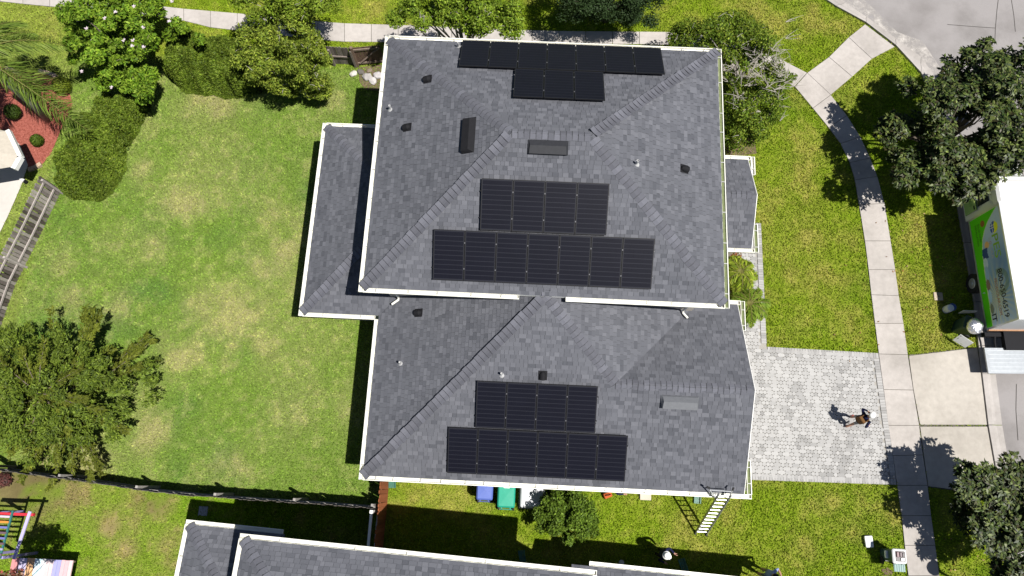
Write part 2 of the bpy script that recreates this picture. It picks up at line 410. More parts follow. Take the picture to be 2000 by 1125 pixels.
# ------------------------------------------------------------------ road, kerb, pavements
mb = MB(); pts = KERB_EDGE+[Vector((60,-9,0)), Vector((60,60,0)), Vector((KERB_EDGE[0].x,60,0))]
mb.add([(p.x, p.y, .004) for p in pts], [tuple(range(len(pts)))[::-1]], 'asphalt')
road = structure(mb.build('road'))
for pl in ([(1952,-20),(1947,20),(1944,55),(1943,80)], [(1972,-20),(1980,30),(1983,62)], [(1850,48),(1900,52),(1944,55)], [(1985,750),(1984,800),(1988,860)]):
    m = MB(); q = ats(pl)
    for a, b in zip(q, q[1:]):
        d = (b-a).normalized(); s = Vector((-d.y, d.x, 0))*.014
        m.add([(p.x, p.y, .009) for p in (a-s, b-s, b+s, a+s)], [(0, 1, 2, 3)], 'crack')
    m.build('road_crack', road)
def road_dust():
    q0, q1 = KERB_EDGE[1:8], []
    for i, p in enumerate(q0):
        d = (KERB_EDGE[i+1]-KERB_BACK[i+1]); d.z = 0; q1.append(p+d.normalized()*(.35+.55*math.sin(i*1.1)**2))
    m, n_, l, p_, o_ = _nodes('dust'); p_.inputs['Base Color'].default_value = (.46, .43, .40, 1); p_.inputs['Roughness'].default_value = .95
    f, _ = _noise(n_, l, 2.2, 6, .7, .38, .66); t_ = n_.new('ShaderNodeBsdfTransparent'); x_ = n_.new('ShaderNodeMixShader'); l.new(f, x_.inputs[0]); l.new(t_.outputs[0], x_.inputs[1]); l.new(p_.outputs[0], x_.inputs[2]); l.new(x_.outputs[0], o_.inputs[0])
    b = MB(); k = len(q0); b.add([(p.x, p.y, .010) for p in q0+q1], [(i, i+1, k+i+1, k+i) for i in range(k-1)], 'dust'); b.build('road_dust', road)
road_dust()
kerb = structure(empty('kerb', KERB_BACK[8]))
for i in range(len(KERB_BACK)-1):
    a, b, c, d = KERB_BACK[i], KERB_BACK[i+1], KERB_EDGE[i+1], KERB_EDGE[i]
    cuts = max(1, int((b-a).length/2.6))
    for k in range(cuts):
        t0, t1 = k/cuts, (k+1)/cuts-.012
        A, B, C, D = a.lerp(b, t0), a.lerp(b, t1), d.lerp(c, t1), d.lerp(c, t0)
        A2, B2, A3, B3 = A.lerp(D, .30), B.lerp(C, .30), A.lerp(D, .62), B.lerp(C, .62)
        m = MB(); row0 = [(A, -.05), (A, .10), (A2, .095), (A3, .012), (D, .02), (D, -.05)]; row1 = [(B, -.05), (B, .10), (B2, .095), (B3, .012), (C, .02), (C, -.05)]
        vs = [(p.x, p.y, z) for p, z in row0+row1]
        m.add(vs, [(j, j+1, j+7, j+6)[::-1] for j in range(5)]+[(0, 1, 2, 3, 4, 5), (11, 10, 9, 8, 7, 6)], 'concrete')
        m.build('kerb_segment', kerb, jit((.37,.345,.325), .08))
def slab(parent, quad, z=.035, c=(.40,.37,.345), name='slab', shrink=.014):
    g = sum(quad, Vector())/len(quad); q = [p+(g-p).normalized()*shrink for p in quad]
    m = MB(); m.prism([(p.x, p.y) for p in q], -.06, z, 'concrete'); return m.build(name, parent, jit(c, .06))
def sheet(name, poly, z, m):
    b = MB(); n = len(poly); idx = tuple(range(n))
    A = sum(poly[i].x*poly[(i+1) % n].y-poly[(i+1) % n].x*poly[i].y for i in range(n))
    b.add([(p.x, p.y, z) for p in poly], [idx if A > 0 else idx[::-1]], m); return b.build(name)
walk = structure(sheet('sidewalk', sw_poly, .004, 'joint'))
for a, b in zip(SIDE, SIDE[1:]): slab(walk, ats([a[0], a[1], b[1], b[0]]))
for a, b in zip(TOPS, TOPS[1:]): slab(walk, [a[0], a[1], b[1], b[0]])
for a, b in zip(RAMP, RAMP[1:]): slab(walk, ats([a[0], a[1], b[1], b[0]]), .033)
apron = structure(sheet('driveway_apron', ats([(1774,693),(1909,678),(1941,905),(1955,968),(1812,952)]), .003, 'joint'))
for q in APRON: slab(apron, q, .034, (.385,.355,.315))
structure(sheet('mulch_bed', MULCH, .012, 'mulch'))
structure(sheet('neighbour_patio', SLAB, .03, 'white_paint')).data.materials[0] = mat('patio', (.48, .455, .42), .9, .06, 5, stain=.08)
structure(sheet('flower_bed', ats([(1418,280),(1470,258),(1478,300),(1420,306)]), .010, 'dirt'))
structure(sheet('planting_bed', [Vector((6.6,7.0,0)), Vector((8.5,7.0,0)), Vector((8.2,8.9,0)), Vector((6.6,8.9,0))], .052, 'mulch'))
structure(sheet('bare_soil', ats([(700,132),(748,126),(745,178),(716,176),(702,160)]), .010, 'dirt'))
for pl in ([(14,134),(28,140),(40,146)], [(78,141),(96,144),(113,152)], [(58,333),(70,329),(83,321)]):
    b = empty('bed_edging', at(*pl[0])); tag(b, {14:'pale stone edging at the far left of the red mulch bed', 78:'pale stone edging along the top of the red mulch bed', 58:'pale stone edging at the bottom tip of the red mulch bed'}[pl[0][0]], 'edging', 'stone edging of the mulch bed')
    q = ats(pl)
    for a, c in zip(q, q[1:]):
        for k in range(2):
            p0, p1 = a.lerp(c, k/2), a.lerp(c, k/2+.46); d = p1-p0
            MB().box((p0+p1)/2+Vector((0, 0, .06)), (d.length, .17, .14), 'concrete', math.atan2(d.y, d.x)).build('edging_stone', b, jit((.50,.37,.27), .12))

# ------------------------------------------------------------------ paver driveway
def pavers():
    base = structure(sheet('paver_driveway', DRIVE, .008, 'sand')); sheet2 = MB()
    sheet2.add([(p.x, p.y, .0075) for p in WALK], [tuple(range(7))], 'sand'); sheet2.build('walk_base', base)
    P = .142; shapes = {}
    def octo(l):
        if l in shapes: return shapes[l]
        r = P*.492; h = r*.42; x = (P*l)/2-.002; b = MB()
        pl = [(x, -h), (x, h), (x-r+h, r), (-x+r-h, r), (-x, h), (-x, -h), (-x+r-h, -r), (x-r+h, -r)]
        b.prism(pl, -.03, .0, 'paver_piece'); me = b.mesh('paver'); shapes[l] = (pl, me); return shapes[l]
    cells = []
    for j in range(-1, 76):
        y = .98+j*P*.97; x = 7.55+(P/2 if j % 2 else 0)
        while x < 14.4:
            l = 1 if random.random() < .62 else 2
            lim = 14.02+(5.9-y)*.053 if y < 5.83 else 9.66
            if x+P*l > lim: l = 1
            cx = x+P*l/2; x += P*l
            if y < 5.83:
                if not (y > .96 and cx+P*l/2 < lim+.06): continue
            elif y < 11.1:
                if not (cx+P*l/2 < 9.66 and (cx-P*l/2 > 7.5)): continue
                if y > 7 and y < 8.95 and cx < 8.45: continue
            else: continue
            cells.append((cx, y, l))
    def tone(x, y):
        n = float(vnoise(np.array([x*2.1+9]), np.array([y*2.1]))[0]); n2 = random.random()
        k = .355
        if n > .66 and n2 < .6: k = .25+.05*random.random()
        elif n2 < .06: k = .27
        elif n2 < .45: k = .325
        k += random.uniform(-.02, .03); return (k, k*.985, k*.96)
    cells.sort(key=lambda c: (c[0]**2+c[1]**2)/c[2]-(400 if c[1] < 6 and c[0] > 8.6 else 0))
    cells.sort(key=lambda c: 0 if (c[1] < 5.8 and c[0] > 8.7) else 1)
    rest = MB(); k = 0
    for cx, y, l in cells:
        col = tone(cx, y); z = .042+random.uniform(-.002, .002); pl, me = octo(l)
        if k < 300 and l == 2 and cx > 8.7 and y < 5.8:
            k += 1; inst('paver', me, base, Matrix.Translation((cx, y, z)), col)
        else: rest.prism([(cx+a, y+b) for a, b in pl], z-.03, z, 'paver', col)
    rest.build('paver_field', base, kind='stuff')
    b = MB(); b.box((0, 0, -.015), (.098, .205, .03), 'paver_piece'); me = b.mesh('border_paver')
    def border(p, q, off):
        p, q = Vector(p), Vector(q); d = q-p; n = int(d.length/.106); a = math.atan2(d.y, d.x); s = Vector((-math.sin(a), math.cos(a)))*off
        for i in range(n):
            c = p+d*((i+.5)/n)+s; g = random.choice((.27, .31, .34, .36))
            inst('border_paver', me, base, Matrix.Translation((c.x, c.y, .043)) @ Matrix.Rotation(a, 4, 'Z'), (g, g*.98, g*.955))
    border((8.0, .79), (14.52, .87), .10); border((14.52, 1.09), (14.265, 5.70), .10); border((9.86, 5.97), (14.26, 5.92), -.10); border((9.83, 6.1), (9.82, 11.22), .10)
pavers()

# ================================================================== ROOFS
W_TAB = (.14, .19, .26)
EXPO = .143
CAMP = Vector((0, 0, CAM_H))
SH_TONES = [(.065,.068,.079), (.076,.079,.091), (.086,.089,.102), (.095,.098,.112), (.108,.111,.126)]
def tabmesh(wd, th):
    b = MB(); L = EXPO+.012; g = .0035; w2 = wd/2-g
    b.add([(-w2, 0, th), (w2, 0, th), (w2, L, .001), (-w2, L, .001), (-w2, 0, -.002), (w2, 0, -.002)], [(0, 1, 2, 3), (4, 5, 1, 0), (5, 2, 1), (4, 0, 3)], 'shingle_piece')
    return b.mesh('shingle')
TABS = {}
class Roof:
    def __init__(s, house, part):
        s.house = house; s.part = part; s.tabs = []; s.rest = MB(); s.deck = MB(); s.tone = 1.09
    def plane(s, O, a_dir, d_dir, pieces, deck=True):
        """O a point on the eave; a_dir along the eave; d_dir up the slope (3D unit); pieces: plan polygons with heights taken from the plane"""
        O = Vector(O); a = Vector(a_dir).normalized(); d = Vector(d_dir).normalized(); n = a.cross(d)
        if n.z < 0: a = -a; n = -n
        M = Matrix(((a.x, d.x, n.x, 0), (a.y, d.y, n.y, 0), (a.z, d.z, n.z, 0), (0, 0, 0, 1)))
        dp = Vector((d.x, d.y)); k = dp.length
        conv = []
        for pl in pieces:
            q = []
            for p in pl:
                r = Vector((p[0]-O.x, p[1]-O.y)); q.append((r.x*a.x+r.y*a.y, (r.x*dp.x+r.y*dp.y)/k/k))
            conv.append(ccw(q))
            if deck: s.deck.add([O+a*u+d*v-n*.006 for u, v in conv[-1]], [tuple(range(len(q)))], 'deck')
        a0 = min(p[0] for q in conv for p in q); a1 = max(p[0] for q in conv for p in q)
        d0 = min(p[1] for q in conv for p in q); d1 = max(p[1] for q in conv for p in q)
        r = 0; dd = d0-.02
        while dd < d1:
            x = a0-random.uniform(0, .3); thick = random.random() < .5
            while x < a1:
                wi = random.choices((0, 1, 2), (3, 4, 2))[0]; wd = W_TAB[wi]; thick = not thick if random.random() < .8 else thick
                th = .016 if thick else .009
                u = O+a*(x+wd/2)+d*dd
                n1 = float(vnoise(np.array([u.x*.9+u.z]), np.array([u.y*.9]))[0])
                tone = random.choices(SH_TONES, (1, 2.4, 3, 2.2, 1.0) if not thick else (.5, 1.4, 3, 3, 1.6))[0]
                kk = (.95+.1*n1)*s.tone; tone = tuple(c*kk for c in tone)
                rect = [(x, dd), (x+wd, dd), (x+wd, dd+EXPO+.012), (x, dd+EXPO+.012)]
                full = False; outs = []
                for q in conv:
                    c = clip(rect, q)
                    if len(c) < 3: continue
                    A = abs(sum(c[i][0]*c[(i+1) % len(c)][1]-c[(i+1) % len(c)][0]*c[i][1] for i in range(len(c))))/2
                    if A > .995*wd*(EXPO+.012): full = True
                    outs.append(c)
                if full: s.tabs.append((u, a, d, n, wi, thick, tone, (u-CAMP)))
                else:
                    for c in outs: s.emit(O, a, d, n, c, dd, th, tone)
                x += wd
            dd += EXPO; r += 1
    def emit(s, O, a, d, n, c, dd, th, tone):
        L = EXPO+.012; vs = [O+a*p[0]+d*p[1]+n*max(.001, th*(1-(p[1]-dd)/L)) for p in c]
        s.rest.add(vs, [tuple(range(len(vs)))], 'shingle', tone)
        for i in range(len(c)):
            p, q = c[i], c[(i+1) % len(c)]
            if abs(p[1]-dd) < 1e-4 and abs(q[1]-dd) < 1e-4:
                s.rest.add([O+a*p[0]+d*p[1]-n*.004, O+a*q[0]+d*q[1]-n*.004, vs[(i+1) % len(c)], vs[i]], [(0, 1, 2, 3)], 'shingle', tuple(x*.7 for x in tone))  # butt edge coloured darker to stand for the shadow under the tab
    def finish(s, limit=300):
        def size(t):
            v = t[7]; return W_TAB[t[4]]*abs(v.normalized().dot(t[3]))/v.length_squared
        seen = [t for t in s.tabs if _visible(t[0])]
        pick = set(id(t) for t in sorted(seen, key=size, reverse=True)[:limit])
        for t in s.tabs:
            u, a, d, n, wi, thick, tone, _ = t; th = .016 if thick else .009
            if id(t) in pick:
                if (wi, thick) not in TABS: TABS[(wi, thick)] = tabmesh(W_TAB[wi], th)
                M = Matrix(((a.x, d.x, n.x, u.x), (a.y, d.y, n.y, u.y), (a.z, d.z, n.z, u.z), (0, 0, 0, 1)))
                inst('shingle', TABS[(wi, thick)], s.part, M, tone)
            else:
                wd = W_TAB[wi]/2-.0035
                s.emit(u, a, d, n, [(-wd, 0), (wd, 0), (wd, EXPO+.012), (-wd, EXPO+.012)], 0, th, tone)
        s.rest.build('shingle_field', s.part, kind='stuff')
    def caps(s, p, q, n1, n2, half=.19, step=.19, lip=True):
        """overlapping cap shingles along a hip or ridge from p (low) to q (high); n1, n2 the plane normals"""
        p, q = Vector(p), Vector(q); t = (q-p).normalized(); n1, n2 = Vector(n1).normalized(), Vector(n2).normalized()
        up = (n1+n2).normalized(); w1 = t.cross(n1).normalized(); w2 = n2.cross(t).normalized()
        side = up.cross(t).normalized()
        M = Matrix(((t.x, side.x, up.x, 0), (t.y, side.y, up.y, 0), (t.z, side.z, up.z, 0), (0, 0, 0, 1))); I = M.inverted()
        L = step*1.02; b = MB(); vs = []
        for x, h in ((.010, .030), (L-.003, .022)):
            for wv, k in ((w1, half), (w1, half*.25), (w2, half*.25), (w2, half)):
                off = up*h+wv*k-(up*(.012) if k == half else Vector()); vs.append(I @ (t*x+off))
        if lip: b.add([I @ (t*x+wv*k+up*h) for x in (-.004, .010) for wv, k, h in ((w1, half, .014), (w1, 0, .0315), (w2, half, .014))], [(0, 3, 4, 1), (1, 4, 5, 2)], 'deck')  # dark strip paints a shadow line at the cap's lower edge
        lo = [I @ (t*.010+w1*half+n1*.004), I @ (t*.010+w2*half+n2*.004)]
        fs = [(0, 1, 5, 4), (1, 2, 6, 5), (2, 3, 7, 6), (0, 8, 9, 3, 2, 1), (0, 4, 8), (3, 9, 7)]
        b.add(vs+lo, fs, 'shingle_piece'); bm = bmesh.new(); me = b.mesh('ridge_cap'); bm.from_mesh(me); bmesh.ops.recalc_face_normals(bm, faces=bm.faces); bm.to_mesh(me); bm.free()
        n = int((q-p).length/step)
        for i in range(n):
            c = p+t*(i*step)+side*random.uniform(-.012, .012); Mt = Matrix.Translation(c) @ M @ Matrix.Rotation(random.uniform(-.03, .03), 4, 'Z')
            kt = random.choice((.92, 1.0, 1.05, 1.15, 1.28))*s.tone; tone = (.088*kt, .090*kt, .105*kt)
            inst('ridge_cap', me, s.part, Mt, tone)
_CI = cam.matrix_world.inverted()
def _visible(p):
    v = _CI @ Vector(p); return v.z < 0 and abs(v.x/v.z)*FPX < 1000 and abs(v.y/v.z)*FPX < 562
def gutter(parent, p, q, inner, z, w=.135, h=.115, step=.9, ends=True, moss=False):
    """open trough whose outer lip runs from p to q (plan); inner = unit plan vector towards the roof"""
    p = Vector((p[0], p[1], 0)); q = Vector((q[0], q[1], 0)); i = Vector((inner[0], inner[1], 0)); t = .012; d = (q-p); L = d.length; dn = d.normalized()
    rz = math.atan2(d.y, d.x); mid = (p+q)/2; b = MB()
    b.box(mid+i*(t/2)+Vector((0, 0, z-h/2)), (L, t, h), 'gutter', rz)
    b.box(mid+i*(-.004)+Vector((0, 0, z-.008)), (L-.002, .022, .014), 'gutter', rz)
    b.box(mid+i*(w-t/2)+Vector((0, 0, z-h/2-.012)), (L-.004, t, h), 'gutter', rz)
    b.box(mid+i*(w/2)+Vector((0, 0, z-h+.006)), (L-.006, w-2*t-.002, t), 'gutter', rz)
    if ends:
        for e, s in ((p, 1), (q, -1)): b.box(e+dn*s*(t/2+.003)+i*(w/2)+Vector((0, 0, z-h/2)), (t, w-2*t-.004, h-.004), 'gutter', rz)
    g = b.build('gutter', parent); n = max(1, int(L/step))
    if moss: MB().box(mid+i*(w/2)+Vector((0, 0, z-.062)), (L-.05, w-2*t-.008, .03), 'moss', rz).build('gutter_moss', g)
    for k in range(n):
        c = p+d*((k+.5+random.uniform(-.18, .18))/n)
        MB().box(c+i*(w/2)+Vector((0, 0, z-.004)), (.026, w-.01, .006), 'hanger', rz).build('gutter_hanger', g)
    return g
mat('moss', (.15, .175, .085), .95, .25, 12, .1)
def downspout(parent, pts, r=.042):
    b = MB(); b.tube(pts, r, 'gutter', 8); return b.build('downspout', parent)
M_ = .48
def sl(dx, dy): v = Vector((dx, dy, M_*math.hypot(dx, dy))); return v.normalized()
def nrm(dx, dy, m=M_): return Vector((-dx*m, -dy*m, 1)).normalized()

def vent_slant(roof, c, d, n, size=(.36, .30, .1), m='vent_black', name='roof_vent', flange=True):
    """low box vent with sloping hood lying on the roof; c centre on the roof, d up-slope, n normal"""
    d = Vector(d).normalized(); n = Vector(n).normalized(); a = d.cross(n); M = Matrix(((a.x, d.x, n.x, c[0]), (a.y, d.y, n.y, c[1]), (a.z, d.z, n.z, c[2]), (0, 0, 0, 1)))
    w, l, h = size; b = MB()
    if flange: b.box((0, 0, .012), (w*1.18, l*1.12, .016), m, M=M)
    vs = [(-w/2, -l/2, .02), (w/2, -l/2, .02), (w/2, l/2, .02), (-w/2, l/2, .02), (-w*.46, -l*.47, h), (w*.46, -l*.47, h), (w*.44, l*.12, h*1.02), (-w*.44, l*.12, h*1.02), (w*.46, l*.46, h*.3), (-w*.46, l*.46, h*.3)]
    b.add([M @ Vector(v) for v in vs], [(4, 5, 6, 7), (7, 6, 8, 9), (9, 8, 2, 3), (1, 2, 8, 6, 5), (0, 4, 7, 9, 3), (3, 2, 1, 0)], m)
    b.add([M @ Vector(v) for v in (vs[0], vs[1], vs[5], vs[4])], [(0, 1, 2, 3)], 'vent_black')
    return b.build(name, roof)
def vent_dome(roof, c, d, n, name='vent_hood'):
    d = Vector(d).normalized(); n = Vector(n).normalized(); a = d.cross(n); M = Matrix(((a.x, d.x, n.x, c[0]), (a.y, d.y, n.y, c[1]), (a.z, d.z, n.z, c[2]), (0, 0, 0, 1)))
    b = MB(); b.box((0, 0, .012), (.30, .32, .016), 'vent_black', M=M); N = 8; vs = []; fs = []
    for j, (yy, s) in enumerate(((-.14, 1), (.04, 1), (.13, .55))):
        for k in range(N+1):
            t = math.pi*k/N; vs.append(M @ Vector((.115*s*math.cos(t), yy, .02+.12*s*math.sin(t))))
    for j in range(2):
        for k in range(N): q = j*(N+1)+k; fs.append((q, q+1, q+N+2, q+N+1))
    fs += [tuple(range(N, -1, -1)), tuple(range(2*N+2, 3*N+3))]
    b.add(vs, fs, 'vent_black'); return b.build(name, roof)
def pipe(roof, c, h=.32, r=.04):
    b = MB(); b.lathe([(r*2.6, 0), (r*2.2, .03), (r*1.15, .09), (r*1.15, .12), (r, .121), (r, h), (r*.75, h), (r*.75, h-.06)], (c[0], c[1], c[2]-.03), 'pipe_grey', 10); return b.build('vent_pipe', roof)

# ------------------------------------------------------------------ the solar house
HOUSE = tag(empty('solar_house', (1, 7.5, 0)), 'large two-storey house with dark grey shingle hip roof carrying black solar panels', 'house')
ZU, ZL = 5.80, 2.85
ux0, ux1, uy0, uy1 = -5.23, 6.58, 6.14, 15.46
ry = (uy0+uy1)/2; zr = ZU+M_*(ry-uy0); ra, rb = ux0+(ry-uy0), ux1-(ry-uy0)
b = MB()
b.prism([(-4.8, 6.55), (6.15, 6.55), (6.15, 15.05), (-4.8, 15.05)], 0, ZU+.02, 'stucco')
b.prism([(-7.6, 6.3), (-4.81, 6.3), (-4.81, 13.0), (-7.6, 13.0)], 0, ZL, 'stucco')
b.prism([(-4.79, .62), (7.47, .62), (7.47, 6.54), (-4.79, 6.54)], 0, ZL, 'stucco')
b.add([(7.468, .62, ZL), (7.468, 6.52, ZL), (7.468, 3.57, 4.43), (7.44, .62, ZL), (7.44, 6.52, ZL), (7.44, 3.57, 4.43)], [(0, 1, 2), (5, 4, 3), (0, 2, 5, 3), (1, 4, 5, 2)], 'stucco')
b.prism([(8.05, 9.5), (8.3, 9.5), (8.3, 9.75), (8.05, 9.75)], 0, ZL, 'stucco'); b.prism([(8.05, 12.1), (8.3, 12.1), (8.3, 12.35), (8.05, 12.35)], 0, ZL, 'stucco')
wall = b.build('wall', HOUSE)
MB().prism([(ux0+.005, uy0+.005), (ux1-.005, uy0+.005), (ux1-.005, uy1-.005), (ux0+.005, uy1-.005)], ZU-.19, ZU-.013, 'white_paint').build('soffit', HOUSE)
b = MB(); b.prism([(-7.98, 5.92), (-5.19, 5.92), (-5.19, .25), (7.85, .25), (7.85, 6.9), (6.16, 6.9), (6.16, 6.56), (-4.82, 6.56), (-4.82, 13.38), (-7.98, 13.38)][::-1], ZL-.19, ZL-.013, 'white_paint'); b.build('soffit', HOUSE)
MB().prism([(6.16, 9.13), (8.45, 9.13), (8.45, 12.71), (6.16, 12.71)], ZL-.19, ZL-.013, 'white_paint').build('soffit', HOUSE)
# openings of the walls
gd = empty('garage_door', (7.5, 3.2, 0)); gd.parent = HOUSE; gd.matrix_local = BASE[HOUSE.name].inverted() @ BASE[gd.name]
for k in range(4): MB().box((7.49, 3.2, .28+.53*k), (.05, 4.8, .515), 'garage_door').build('door_panel', gd)
for x, y, z, sx, sy, sz in ((6.17, 11, 1.05, .05, 1.0, 2.1),): MB().box((x, y, z), (sx, sy, sz), 'brown_vest').build('front_door', HOUSE)
for x, y, z, along in ((6.17, 8.2, 4.4, 'y'), (6.17, 13.4, 4.4, 'y'), (-4.82, 8.4, 4.9, 'y'), (-4.82, 12.4, 4.9, 'y'), (-7.62, 9.6, 1.4, 'y'), (1.0, .6, 1.4, 'x'), (-2.5, .6, 1.4, 'x'), (-1, 15.07, 4.4, 'x'), (3, 15.07, 4.4, 'x'), (3, 15.07, 1.5, 'x')):
    s = (.05, 1.2, 1.3) if along == 'y' else (1.2, .05, 1.3); f = (.09, 1.32, 1.42) if along == 'y' else (1.32, .09, 1.42)
    if z == 4.9: s = (s[0], s[1], .6); f = (f[0], f[1], .7)
    wn = MB().box((x, y, z), tuple(v-.02 for v in f), 'white_paint').build('window', HOUSE)
    MB().box((x, y, z), (s[0]+.06 if along == 'y' else s[0], s[1] if along == 'y' else s[1]+.06, s[2]), 'glass').build('pane', wn)

R = Roof(HOUSE, None)   # its deck becomes the roof part once all planes are known
planes = []
def P(*a): planes.append(a)
P((ux0, uy0, ZU), (1, 0, 0), sl(0, 1), [[(ux0, uy0), (ux1, uy0), (rb, ry), (ra, ry)]])
P((ux0, uy1, ZU), (1, 0, 0), sl(0, -1), [[(ux0, uy1), (ux1, uy1), (rb, ry), (ra, ry)]])
P((ux0, uy0, ZU), (0, 1, 0), sl(1, 0), [[(ux0, uy0), (ux0, uy1), (ra, ry)]])
P((ux1, uy0, ZU), (0, 1, 0), sl(-1, 0), [[(ux1, uy0), (ux1, uy1), (rb, ry)]])
wx, ws, wn_ = -8.01, 5.89, 13.41; gx, gs, gy, ge, gn = -5.21, .22, 3.57, 7.87, 6.92; zg = ZL+M_*(gy-gs)
AX, AY = .76, 6.19; AZ = ZL+M_*(AY-gs); RX = 3.23; ME = (AZ-zg)/(RX-AX)
P((wx, ws, ZL), (0, 1, 0), sl(1, 0), [[(wx, ws), (wx, wn_), (-4.8, wn_-3.21), (-4.8, ws+3.21)]])
P((wx, ws, ZL), (1, 0, 0), sl(0, 1), [[(wx, ws), (gx, ws), (-4.8, ws+.41), (-4.8, ws+3.21)], [(-4.8, ws+.41), (-4.55, 6.55), (-4.8, 6.55)]])
P((wx, wn_, ZL), (1, 0, 0), sl(0, -1), [[(wx, wn_), (-4.8, wn_-3.21), (-4.8, wn_)]])
P((gx, gs, ZL), (0, 1, 0), sl(1, 0), [[(gx, gs), (AX, AY), (AX, 6.55), (-4.55, 6.55), (gx, ws)]])
P((gx, gs, ZL), (1, 0, 0), sl(0, 1), [[(gx, gs), (RX, gs), (RX, gy), (AX, AY)], [(RX, gs), (ge, gs), (ge, gy), (RX, gy)]])
_ed = Vector((-1, 0, ME)).normalized()
P((AX+AZ/ME-ZL/ME, gy, ZL), (0, 1, 0), _ed, [[(AX, AY), (RX, gy), (RX+(6.55-gy)*M_/ME, 6.55), (AX, 6.55)]])
P((ge, gn, ZL), (1, 0, 0), sl(0, -1), [[(RX, gy), (ge, gy), (ge, 6.55), (RX+(6.55-gy)*M_/ME, 6.55)], [(6.16, 6.55), (ge, 6.55), (ge, gn), (6.16, gn)]])
pe, pn, ps = 8.47, 12.735, 9.11; py = (pn+ps)/2; zp = ZL+M_*(py-ps)
P((6.16, ps, ZL), (1, 0, 0), sl(0, 1), [[(6.16, ps), (pe, ps), (pe, py), (6.16, py)]])
P((6.16, pn, ZL), (1, 0, 0), sl(0, -1), [[(6.16, pn), (pe, pn), (pe, py), (6.16, py)]])
for a in planes: R.plane(*a)
roof = R.deck.build('roof', HOUSE); R.part = roof
R.finish(300)
z3 = lambda x, y, z: Vector((x, y, z))
top_a, top_b = z3(ra, ry, zr), z3(rb, ry, zr)
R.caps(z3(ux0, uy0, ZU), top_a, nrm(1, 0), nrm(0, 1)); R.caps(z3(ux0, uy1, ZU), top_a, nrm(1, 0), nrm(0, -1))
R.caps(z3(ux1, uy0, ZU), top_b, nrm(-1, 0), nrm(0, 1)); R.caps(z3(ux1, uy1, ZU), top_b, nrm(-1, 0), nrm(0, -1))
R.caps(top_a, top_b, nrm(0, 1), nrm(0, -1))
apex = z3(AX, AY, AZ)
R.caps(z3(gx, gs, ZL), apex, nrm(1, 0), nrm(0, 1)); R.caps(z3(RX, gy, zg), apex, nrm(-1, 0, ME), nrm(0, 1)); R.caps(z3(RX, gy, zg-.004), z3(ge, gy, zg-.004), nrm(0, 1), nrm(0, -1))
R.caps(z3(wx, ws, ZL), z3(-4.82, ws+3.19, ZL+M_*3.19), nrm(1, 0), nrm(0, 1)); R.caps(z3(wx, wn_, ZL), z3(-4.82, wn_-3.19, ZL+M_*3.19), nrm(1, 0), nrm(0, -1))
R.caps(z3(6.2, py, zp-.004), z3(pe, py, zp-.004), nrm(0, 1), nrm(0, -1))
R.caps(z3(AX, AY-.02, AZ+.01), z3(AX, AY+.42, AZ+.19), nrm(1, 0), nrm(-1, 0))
# rake boards of the two gables
for x, y0, y1, ym, zm in ((ge+.012, gs, gn, gy, zg), (pe+.012, ps, pn, py, zp)):
    for ya in (y0, y1):
        b = MB(); b.add([(x, ya, ZL-.16), (x, ym, zm-.16), (x, ym, zm-.012), (x, ya, ZL-.012), (x+.02, ya, ZL-.16), (x+.02, ym, zm-.16), (x+.02, ym, zm-.012), (x+.02, ya, ZL-.012)], [(0, 1, 2, 3), (7, 6, 5, 4), (0, 4, 5, 1), (3, 2, 6, 7), (0, 3, 7, 4), (1, 5, 6, 2)], 'white_paint'); b.build('rake_board', HOUSE)
# gutters
X0, X1, Y0, Y1 = -5.37, 6.72, 6.0, 15.6
gap0, gap1 = at(1014, 580, 5.79).x, at(1105, 583, 5.79).x
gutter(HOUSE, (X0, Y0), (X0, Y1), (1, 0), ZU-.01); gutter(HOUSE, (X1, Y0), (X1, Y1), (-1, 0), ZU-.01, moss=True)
gutter(HOUSE, (X0+.135, Y1), (X1-.135, Y1), (0, -1), ZU-.011); gutter(HOUSE, (X0+.135, Y0), (gap0, Y0), (0, 1), ZU-.011); gutter(HOUSE, (gap1, Y0), (X1-.135, Y0), (0, 1), ZU-.011)
gutter(HOUSE, (-8.15, 5.75), (-8.15, 13.55), (1, 0), ZL-.01); gutter(HOUSE, (-8.015, 13.55), (-4.9, 13.55), (0, -1), ZL-.011); gutter(HOUSE, (-8.015, 5.75), (-5.35, 5.75), (0, 1), ZL-.011)
gutter(HOUSE, (-5.35, .08), (-5.35, 5.75), (1, 0), ZL-.01); gutter(HOUSE, (-5.215, .08), (8.14, .08), (0, 1), ZL-.011, step=.75)
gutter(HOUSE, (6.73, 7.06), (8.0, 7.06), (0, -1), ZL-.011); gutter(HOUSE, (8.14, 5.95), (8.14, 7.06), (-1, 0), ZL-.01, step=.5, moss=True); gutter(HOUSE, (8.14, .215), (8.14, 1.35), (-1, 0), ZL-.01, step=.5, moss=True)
gutter(HOUSE, (6.3, 12.875), (8.6, 12.875), (0, -1), ZL-.011); gutter(HOUSE, (8.735, 12.12), (8.735, 12.875), (-1, 0), ZL-.01, step=.4)
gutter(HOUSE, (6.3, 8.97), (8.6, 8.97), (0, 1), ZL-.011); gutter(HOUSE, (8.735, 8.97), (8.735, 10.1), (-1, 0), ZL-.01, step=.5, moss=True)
for px, sgn, zb in ((-4.50, -1, 3.28), (5.75, 1, 3.24)):
    downspout(HOUSE, [(px, 6.07, ZU-.1), (px, 6.09, ZU-.25), (px+.03, 6.45, ZU-.6), (px+.03, 6.47, zb+.12), (px+.03, 6.40, zb+.05), (px+.2*sgn, 6.22, zb+.03)])
